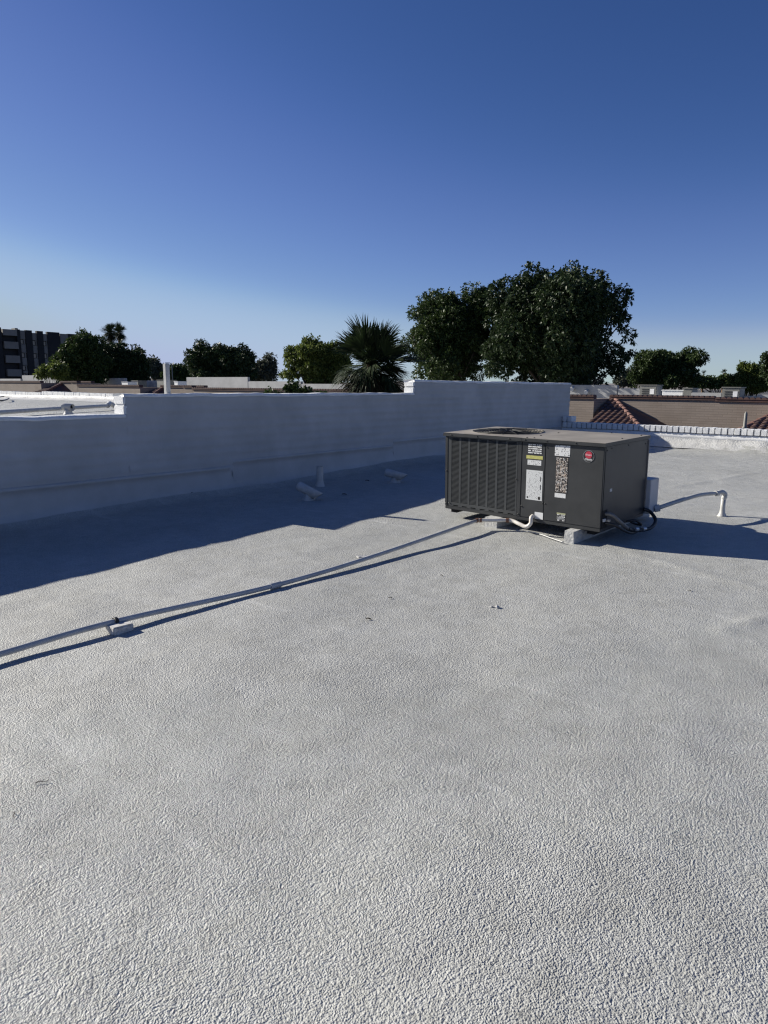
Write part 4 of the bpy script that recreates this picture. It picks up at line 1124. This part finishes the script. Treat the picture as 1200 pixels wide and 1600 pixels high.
# ================================================================== TREES
def leaf_cloud(name, mat, parent, centers, normals, per, length, width, droop, seed, spread=0.8):
    rg = np.random.default_rng(seed); n = len(centers)*per
    c = np.repeat(centers, per, 0); nn = np.repeat(normals, per, 0)
    d = rg.normal(size=(n, 3)); d /= np.linalg.norm(d, axis=1)[:, None]
    d = d*spread+nn*0.55; d[:, 2] -= droop; d /= np.linalg.norm(d, axis=1)[:, None]
    s = rg.normal(size=(n, 3)); s -= d*(s*d).sum(1)[:, None]; s /= np.linalg.norm(s, axis=1)[:, None]
    l = length*rg.uniform(0.6, 1.25, n)[:, None]; w = width*rg.uniform(0.7, 1.2, n)[:, None]
    base = c+rg.normal(size=(n, 3))*length*0.22
    up = np.cross(d, s)
    v0 = base; v1 = base+d*l*0.5+s*w*0.5+up*w*0.12; v2 = base+d*l-np.array([0, 0, 1])*l*0.12; v3 = base+d*l*0.5-s*w*0.5+up*w*0.12
    V = np.stack([v0, v1, v2, v3], 1).reshape(-1, 3)
    me = bpy.data.meshes.new(name); m = len(V)
    me.vertices.add(m); me.vertices.foreach_set('co', V.reshape(-1).astype(np.float32))
    me.loops.add(m); me.loops.foreach_set('vertex_index', np.arange(m, dtype=np.int32))
    me.polygons.add(n); me.polygons.foreach_set('loop_start', np.arange(0, m, 4, dtype=np.int32)); me.polygons.foreach_set('loop_total', np.full(n, 4, np.int32))
    me.materials.append(mat); me.update(); me.validate()
    o = bpy.data.objects.new(name, me); COL.objects.link(o); o.parent = parent; return o
def tree(name, label, Z, blobs, mat, ncl, per, length, width, seed, droop=0.35, group=None, trunk_px=None, trunk_r=0.28, cat='tree', sub=0.35, depth_k=1.0):
    """blobs: (px, py, rx px, ry px) read on the photograph at distance Z"""
    rg = np.random.default_rng(seed); k = Z/FPX
    B = []
    for (px, py, rx, ry) in blobs:
        c = at(px, py, Z+rg.uniform(-0.35, 0.35)*rx*k*depth_k); B.append((c, rx*k, ry*k))
    tx = trunk_px if trunk_px is not None else np.mean([b[0] for b in blobs])
    foot = at(tx, 600, Z); e = empty(name, label, cat, (foot[0], foot[1], GZ), group)
    # second-generation lobes so that the outline breaks up
    lobes = []
    vol = np.array([b[1]*b[1]*b[2] for b in B]); vol = vol/vol.sum()
    for (c, rx, rz_), wv in zip(B, vol):
        nl = max(7, int(110*wv)+6)
        for _ in range(nl):
            d = rg.normal(size=3); d /= np.linalg.norm(d); r = rg.uniform(0.45, 0.9)
            cc = c+RT*d[0]*rx*r+np.array([FW[0], FW[1], 0])*d[1]*rx*r*depth_k+np.array([0, 0, 1])*d[2]*rz_*r
            s = sub*min(rx, rz_)*rg.uniform(0.7, 1.35)+0.12*length
            lobes.append((cc, s))
    lw = np.array([s**2 for _, s in lobes]); lw = lw/lw.sum()
    pick = rg.choice(len(lobes), ncl, p=lw)
    d = rg.normal(size=(ncl, 3)); d /= np.linalg.norm(d, axis=1)[:, None]
    rr = rg.uniform(0.35, 1.0, ncl)**0.6
    C0 = np.array([l[0] for l in lobes]); S0 = np.array([l[1] for l in lobes])
    P = C0[pick]+d*(S0[pick]*rr)[:, None]
    stray = rg.random(ncl) < 0.07                      # loose sprays standing off the outline
    cen0 = np.mean([b[0] for b in B], 0); wv_ = rg.choice(C0[rg.integers(0, len(C0), 40)], ncl)
    off_ = C0[pick]-cen0; off_ = off_/(np.linalg.norm(off_, axis=1)[:, None]+1e-6)
    P = np.where(stray[:, None], P+off_*(S0[pick]*rg.uniform(0.1, 0.5, ncl))[:, None], P)
    org = np.array([foot[0], foot[1], GZ])
    leaf_cloud('crown', mat, e, P-org, d, per, length, width, droop, seed+1)
    # trunk and limbs
    m = MB(); cen = np.mean([b[0] for b in B], 0)-org
    ft = Vector((0, 0, -0.3)); top = Vector((cen[0]*0.6, cen[1]*0.6, max(1.5, cen[2]*0.62)))
    m.tube([ft, ft.lerp(top, 0.15), ft.lerp(top, 0.6)+Vector((0.1, 0.05, 0)), top], [trunk_r*1.5, trunk_r*1.05, trunk_r*0.85, trunk_r*0.6], 9)
    tips = list(rg.choice(len(lobes), min(18, len(lobes)), replace=False))
    for i in tips:
        q = Vector(lobes[i][0]-org); st_ = ft.lerp(top, rg.uniform(0.55, 1.0)); md = st_.lerp(q, 0.5)+Vector((0, 0, 0.25*rg.uniform(-1, 1)))
        m.tube([st_, md, q], [trunk_r*0.42, trunk_r*0.25, trunk_r*0.06], 6)
    m.build('trunk', M_TRUNK, e, smooth=True)
    return e
tree('shade_tree', 'tallest dark shade tree with broad crown behind the far white parapet', 52,
     [(870, 510, 88, 84), (803, 470, 46, 54), (778, 500, 22, 60), (835, 445, 34, 30), (885, 445, 46, 34), (942, 470, 44, 40), (795, 560, 40, 48), (955, 540, 34, 56), (880, 575, 90, 34), (815, 594, 55, 16), (900, 597, 85, 13), (972, 500, 16, 26), (978, 555, 14, 24), (820, 520, 50, 50)],
     M_LEAF, 15000, 8, 0.28, 0.13, 11, trunk_px=870, trunk_r=0.35)
tree('shade_tree', 'rounded green shade tree between the fan palm and the tallest tree', 57,
     [(705, 525, 62, 66), (735, 472, 34, 28), (668, 500, 30, 36), (690, 570, 54, 34), (750, 540, 40, 60), (650, 540, 20, 40), (764, 500, 26, 50), (752, 470, 22, 24), (690, 592, 62, 15)], M_LEAF2, 11000, 8, 0.27, 0.115, 21, trunk_px=700)
tree('light_tree', 'sunlit yellow green trees left of the fan palm', 66,
     [(462, 562, 17, 26), (490, 562, 26, 30), (520, 566, 24, 28), (450, 582, 12, 16), (505, 585, 38, 22), (532, 572, 18, 26)], M_LEAF3, 6000, 8, 0.28, 0.14, 31, trunk_px=490)
tree('shade_tree', 'dark rounded tree above the tall stretch of far parapet', 78,
     [(322, 565, 26, 30), (348, 560, 28, 26), (374, 570, 26, 26), (340, 585, 44, 16)], M_LEAF, 6000, 8, 0.32, 0.15, 41, trunk_px=345)
tree('grey_tree', 'thin grey leaved tree beside the dark rounded tree', 82,
     [(418, 572, 14, 18), (404, 582, 14, 16), (426, 588, 9, 14)], M_LEAF4, 700, 8, 0.42, 0.15, 51, trunk_px=415, trunk_r=0.2)
tree('shade_tree', 'dense dark tree in front of the apartment block', 84,
     [(126, 546, 25, 30), (108, 564, 26, 26), (148, 556, 20, 30), (120, 572, 38, 24), (150, 574, 26, 24), (110, 584, 28, 14), (140, 588, 34, 12)], M_LEAF2, 7000, 8, 0.33, 0.15, 61, trunk_px=128)
tree('shade_tree', 'broad dark tree below the tall twin palms', 88,
     [(185, 562, 28, 28), (210, 566, 22, 26), (165, 575, 26, 20), (200, 586, 38, 16), (226, 580, 11, 16)], M_LEAF, 6500, 8, 0.34, 0.16, 71, trunk_px=190)
tree('shrub', 'small sunlit bush at the foot of the apartment block', 80,
     [(72, 580, 12, 8), (92, 578, 14, 11), (64, 585, 8, 6)], M_LEAF3, 500, 8, 0.35, 0.18, 81, trunk_r=0.12, cat='bush')
tree('hazy_tree', 'far low tree just left of the white post', 150, [(240, 575, 11, 14), (250, 583, 8, 10)], M_LEAF4, 700, 7, 0.8, 0.4, 91)
tree('hazy_tree', 'far low trees right of the white post', 140, [(275, 583, 12, 12), (292, 584, 12, 11), (262, 588, 8, 8)], M_LEAF2, 900, 7, 0.7, 0.35, 101)
tree('shade_tree', 'two lobed olive tree above the grey rooftop units', 92,
     [(1018, 574, 29, 27), (1066, 571, 30, 26), (1042, 568, 24, 22), (1042, 592, 52, 18), (1000, 592, 22, 16), (1085, 596, 22, 12)], M_LEAF2, 7500, 8, 0.32, 0.14, 111, trunk_px=1042)
tree('light_tree', 'pale green tree toward the end of the far roof', 90,
     [(1160, 588, 16, 18), (1178, 584, 18, 17), (1150, 598, 14, 12), (1190, 594, 18, 20), (1168, 602, 30, 10)], M_LEAF3, 4500, 8, 0.32, 0.15, 121)
tree('shade_tree', 'dark tree rising behind the pale green tree', 70, [(1200, 566, 11, 15), (1212, 570, 16, 20), (1225, 580, 20, 24)], M_LEAF, 900, 8, 0.4, 0.2, 131)
tree('hazy_tree', 'far low dark trees between the olive tree and the pale green tree', 160, [(1092, 596, 16, 8), (1115, 597, 16, 7), (1134, 594, 9, 9), (1140, 600, 14, 6)], M_LEAF2, 1200, 7, 0.7, 0.35, 141)
tree('hazy_tree', 'far grey green tree under the tallest tree\'s right edge', 130, [(985, 590, 12, 10), (972, 594, 10, 8), (905, 590, 10, 10)], M_LEAF4, 700, 7, 0.6, 0.3, 151)
tree('climbing_shrub', 'straggling leafy shrub topping the long wall beside the fan palm', 24,
     [(425, 612, 14, 4), (455, 606, 8, 10), (475, 612, 20, 5), (495, 612, 10, 4), (460, 597, 3, 4)], M_LEAF2, 170, 5, 0.16, 0.09, 161, trunk_r=0.05, cat='bush')

# ---------------------------------------------------------------- fan palms
def fan_leaf(m, base, direc, plen, blen, seed, nseg=26, arc=1.5, wseg=0.02, droop=0.25):
    rr = random.Random(seed)
    base = Vector(base); d = Vector(direc).normalized()
    side = d.cross(Vector((0, 0, 1)))
    if side.length < 0.05: side = Vector((1, 0, 0))
    side.normalize()
    side = (Quaternion(d, rr.uniform(-0.7, 0.7)) @ side).normalized(); up = side.cross(d).normalized()
    tip = base+d*plen-Vector((0, 0, 1))*droop*plen*0.35
    m.tube([base, base.lerp(tip, 0.5)+Vector((0, 0, 0.04*plen)), tip], [0.024, 0.018, 0.012], 5)
    d2 = (tip-base).normalized()
    for k in range(nseg):
        a = (k/(nseg-1)-0.5)*arc+rr.uniform(-.02, .02)
        l = blen*(0.60+0.40*math.cos(a))*rr.uniform(0.82, 1.08)
        dd = (d2*math.cos(a)+side*math.sin(a)+up*(0.30*abs(math.sin(a))+rr.uniform(-.06, .06))).normalized()
        pw = (side*math.cos(a)-d2*math.sin(a)+up*0.3*rr.uniform(-1, 1)).normalized()
        fall = Vector((0, 0, -1))*droop*l
        p0 = tip; p1 = tip+dd*l*0.45+fall*0.03; p2 = tip+dd*l*0.78+fall*0.16
        p3 = tip+dd*l+fall*rr.uniform(0.2, 0.6)+Vector((rr.uniform(-.05, .05), rr.uniform(-.05, .05), 0))*l
        w = wseg*blen*rr.uniform(0.8, 1.2)
        m.add([p0-pw*w*0.3, p0+pw*w*0.3, p1+pw*w, p1-pw*w, p2+pw*w*0.6, p2-pw*w*0.6, p3], [(0, 1, 2, 3), (3, 2, 4, 5), (5, 4, 6)])
def palm(name, label, foot, crown, n, plen, blen, seed, dead=20, tr=0.3, nseg=26, group=None):
    rr = random.Random(seed); e = empty(name, label, 'palm tree', foot, group)
    c = Vector(crown)-Vector(foot)
    pts_ = [Vector((0, 0, -0.2)), c*0.4+Vector((0.08, 0, 0)), c*0.8, c+Vector((0, 0, 0.1))]
    MB().tube(pts_, [tr*1.2, tr, tr*1.25, tr*0.7], 12).build('trunk', M_PALMTR, e, smooth=True)
    fr = MB()
    nu = int(n*0.24); nm = int(n*0.34)
    for k in range(n):
        a = k*2.39996+rr.uniform(-.7, .7)
        if k < nu:                                         # upright full fans
            el_ = R(rr.uniform(18, 86)); dr = 0.10+0.35*rr.random(); ar = 1.2+0.7*rr.random(); pl = plen*rr.uniform(0.6, 1.2); bl_ = blen*rr.uniform(1.0, 1.3); ns = nseg+6
        elif k < nu+nm:                                    # short inner growth that closes the heart of the crown
            el_ = R(rr.uniform(-35, 75)); dr = 0.3+0.4*rr.random(); ar = 1.6; pl = plen*rr.uniform(0.02, 0.35); bl_ = blen*rr.uniform(0.55, 0.95); ns = nseg
        else:                                              # tired fans hanging round the sides
            el_ = R(rr.uniform(-68, 14)); dr = 0.5+0.6*rr.random(); ar = 1.3+0.5*rr.random(); pl = plen*rr.uniform(0.25, 0.85); bl_ = blen*rr.uniform(0.75, 1.1); ns = nseg
        dv = (math.cos(a)*math.cos(el_), math.sin(a)*math.cos(el_), math.sin(el_))
        fan_leaf(fr, c+Vector(dv)*tr*0.4+Vector((0, 0, rr.uniform(-0.35, 0.05))), dv, pl, bl_, seed*100+k, ns, ar, 0.022, dr)
    fr.build('fronds', M_PALM, e)
    if dead:
        dm = MB()
        for k in range(dead):
            a = k*2.39996; el_ = -R(rr.uniform(15, 82)); dv = (math.cos(a)*math.cos(el_), math.sin(a)*math.cos(el_), math.sin(el_))
            fan_leaf(dm, c+Vector((0, 0, -0.15-1.1*rr.random())), dv, plen*rr.uniform(0.2, 0.8), blen*rr.uniform(0.6, 0.95), seed*300+k, max(8, nseg//2), 1.5, 0.022, 0.5)
        dm.build('dead_skirt', M_PALMD, e)
    return e
pc = at(581, 566, 31.0); pf = (pc[0], pc[1], GZ)
palm('fan_palm', 'large fan palm with spiky crown behind the long wall', pf, tuple(pc), 104, 0.95, 1.28, 5, 140, 0.30, 24)
for i, (px, py, ph, lab) in enumerate(((172, 519, 0, 'shaggier of the tall twin skyline palms, dead skirt hanging'), (186, 518, 1, 'cleaner of the tall twin skyline palms, rounder crown'))):
    c_ = at(px, py, 112+5*i); palm('skyline_palm', lab, (c_[0], c_[1], GZ), tuple(c_), 90, 0.55, 1.05, 7+i, 60 if i == 0 else 24, 0.24, 14, 'tall twin palms')
for i, (px, py, lab) in enumerate(((1099, 586, 'tiny far palm beside the olive tree'), (1131, 584, 'tiny far palm just left of the pale green tree'))):
    c_ = at(px, py, 190); palm('skyline_palm', lab, (c_[0], c_[1], GZ), tuple(c_), 22, 0.6, 1.0, 17+i, 6, 0.25, 10)
# street lamp far off
p_ = at(268.5, 567, 120)
sl_ = empty('street_lamp', 'far street lamp with a short arm right of the white post', 'street lamp', (p_[0], p_[1], GZ))
hh = p_[2]-GZ
MB().tube([(0, 0, 0), (0, 0, hh-0.3), (RT[0]*-0.4, RT[1]*-0.4, hh)], [0.12, 0.08, 0.06], 8).build('pole', M_UNIT, sl_, smooth=True)
MB().box(-0.8-0.35, -0.12, hh-0.08, -0.30, 0.12, hh+0.06).build('lamp_head', M_GREYBOX, sl_, bevel=0.03).rotation_euler = (0, 0, _yw)
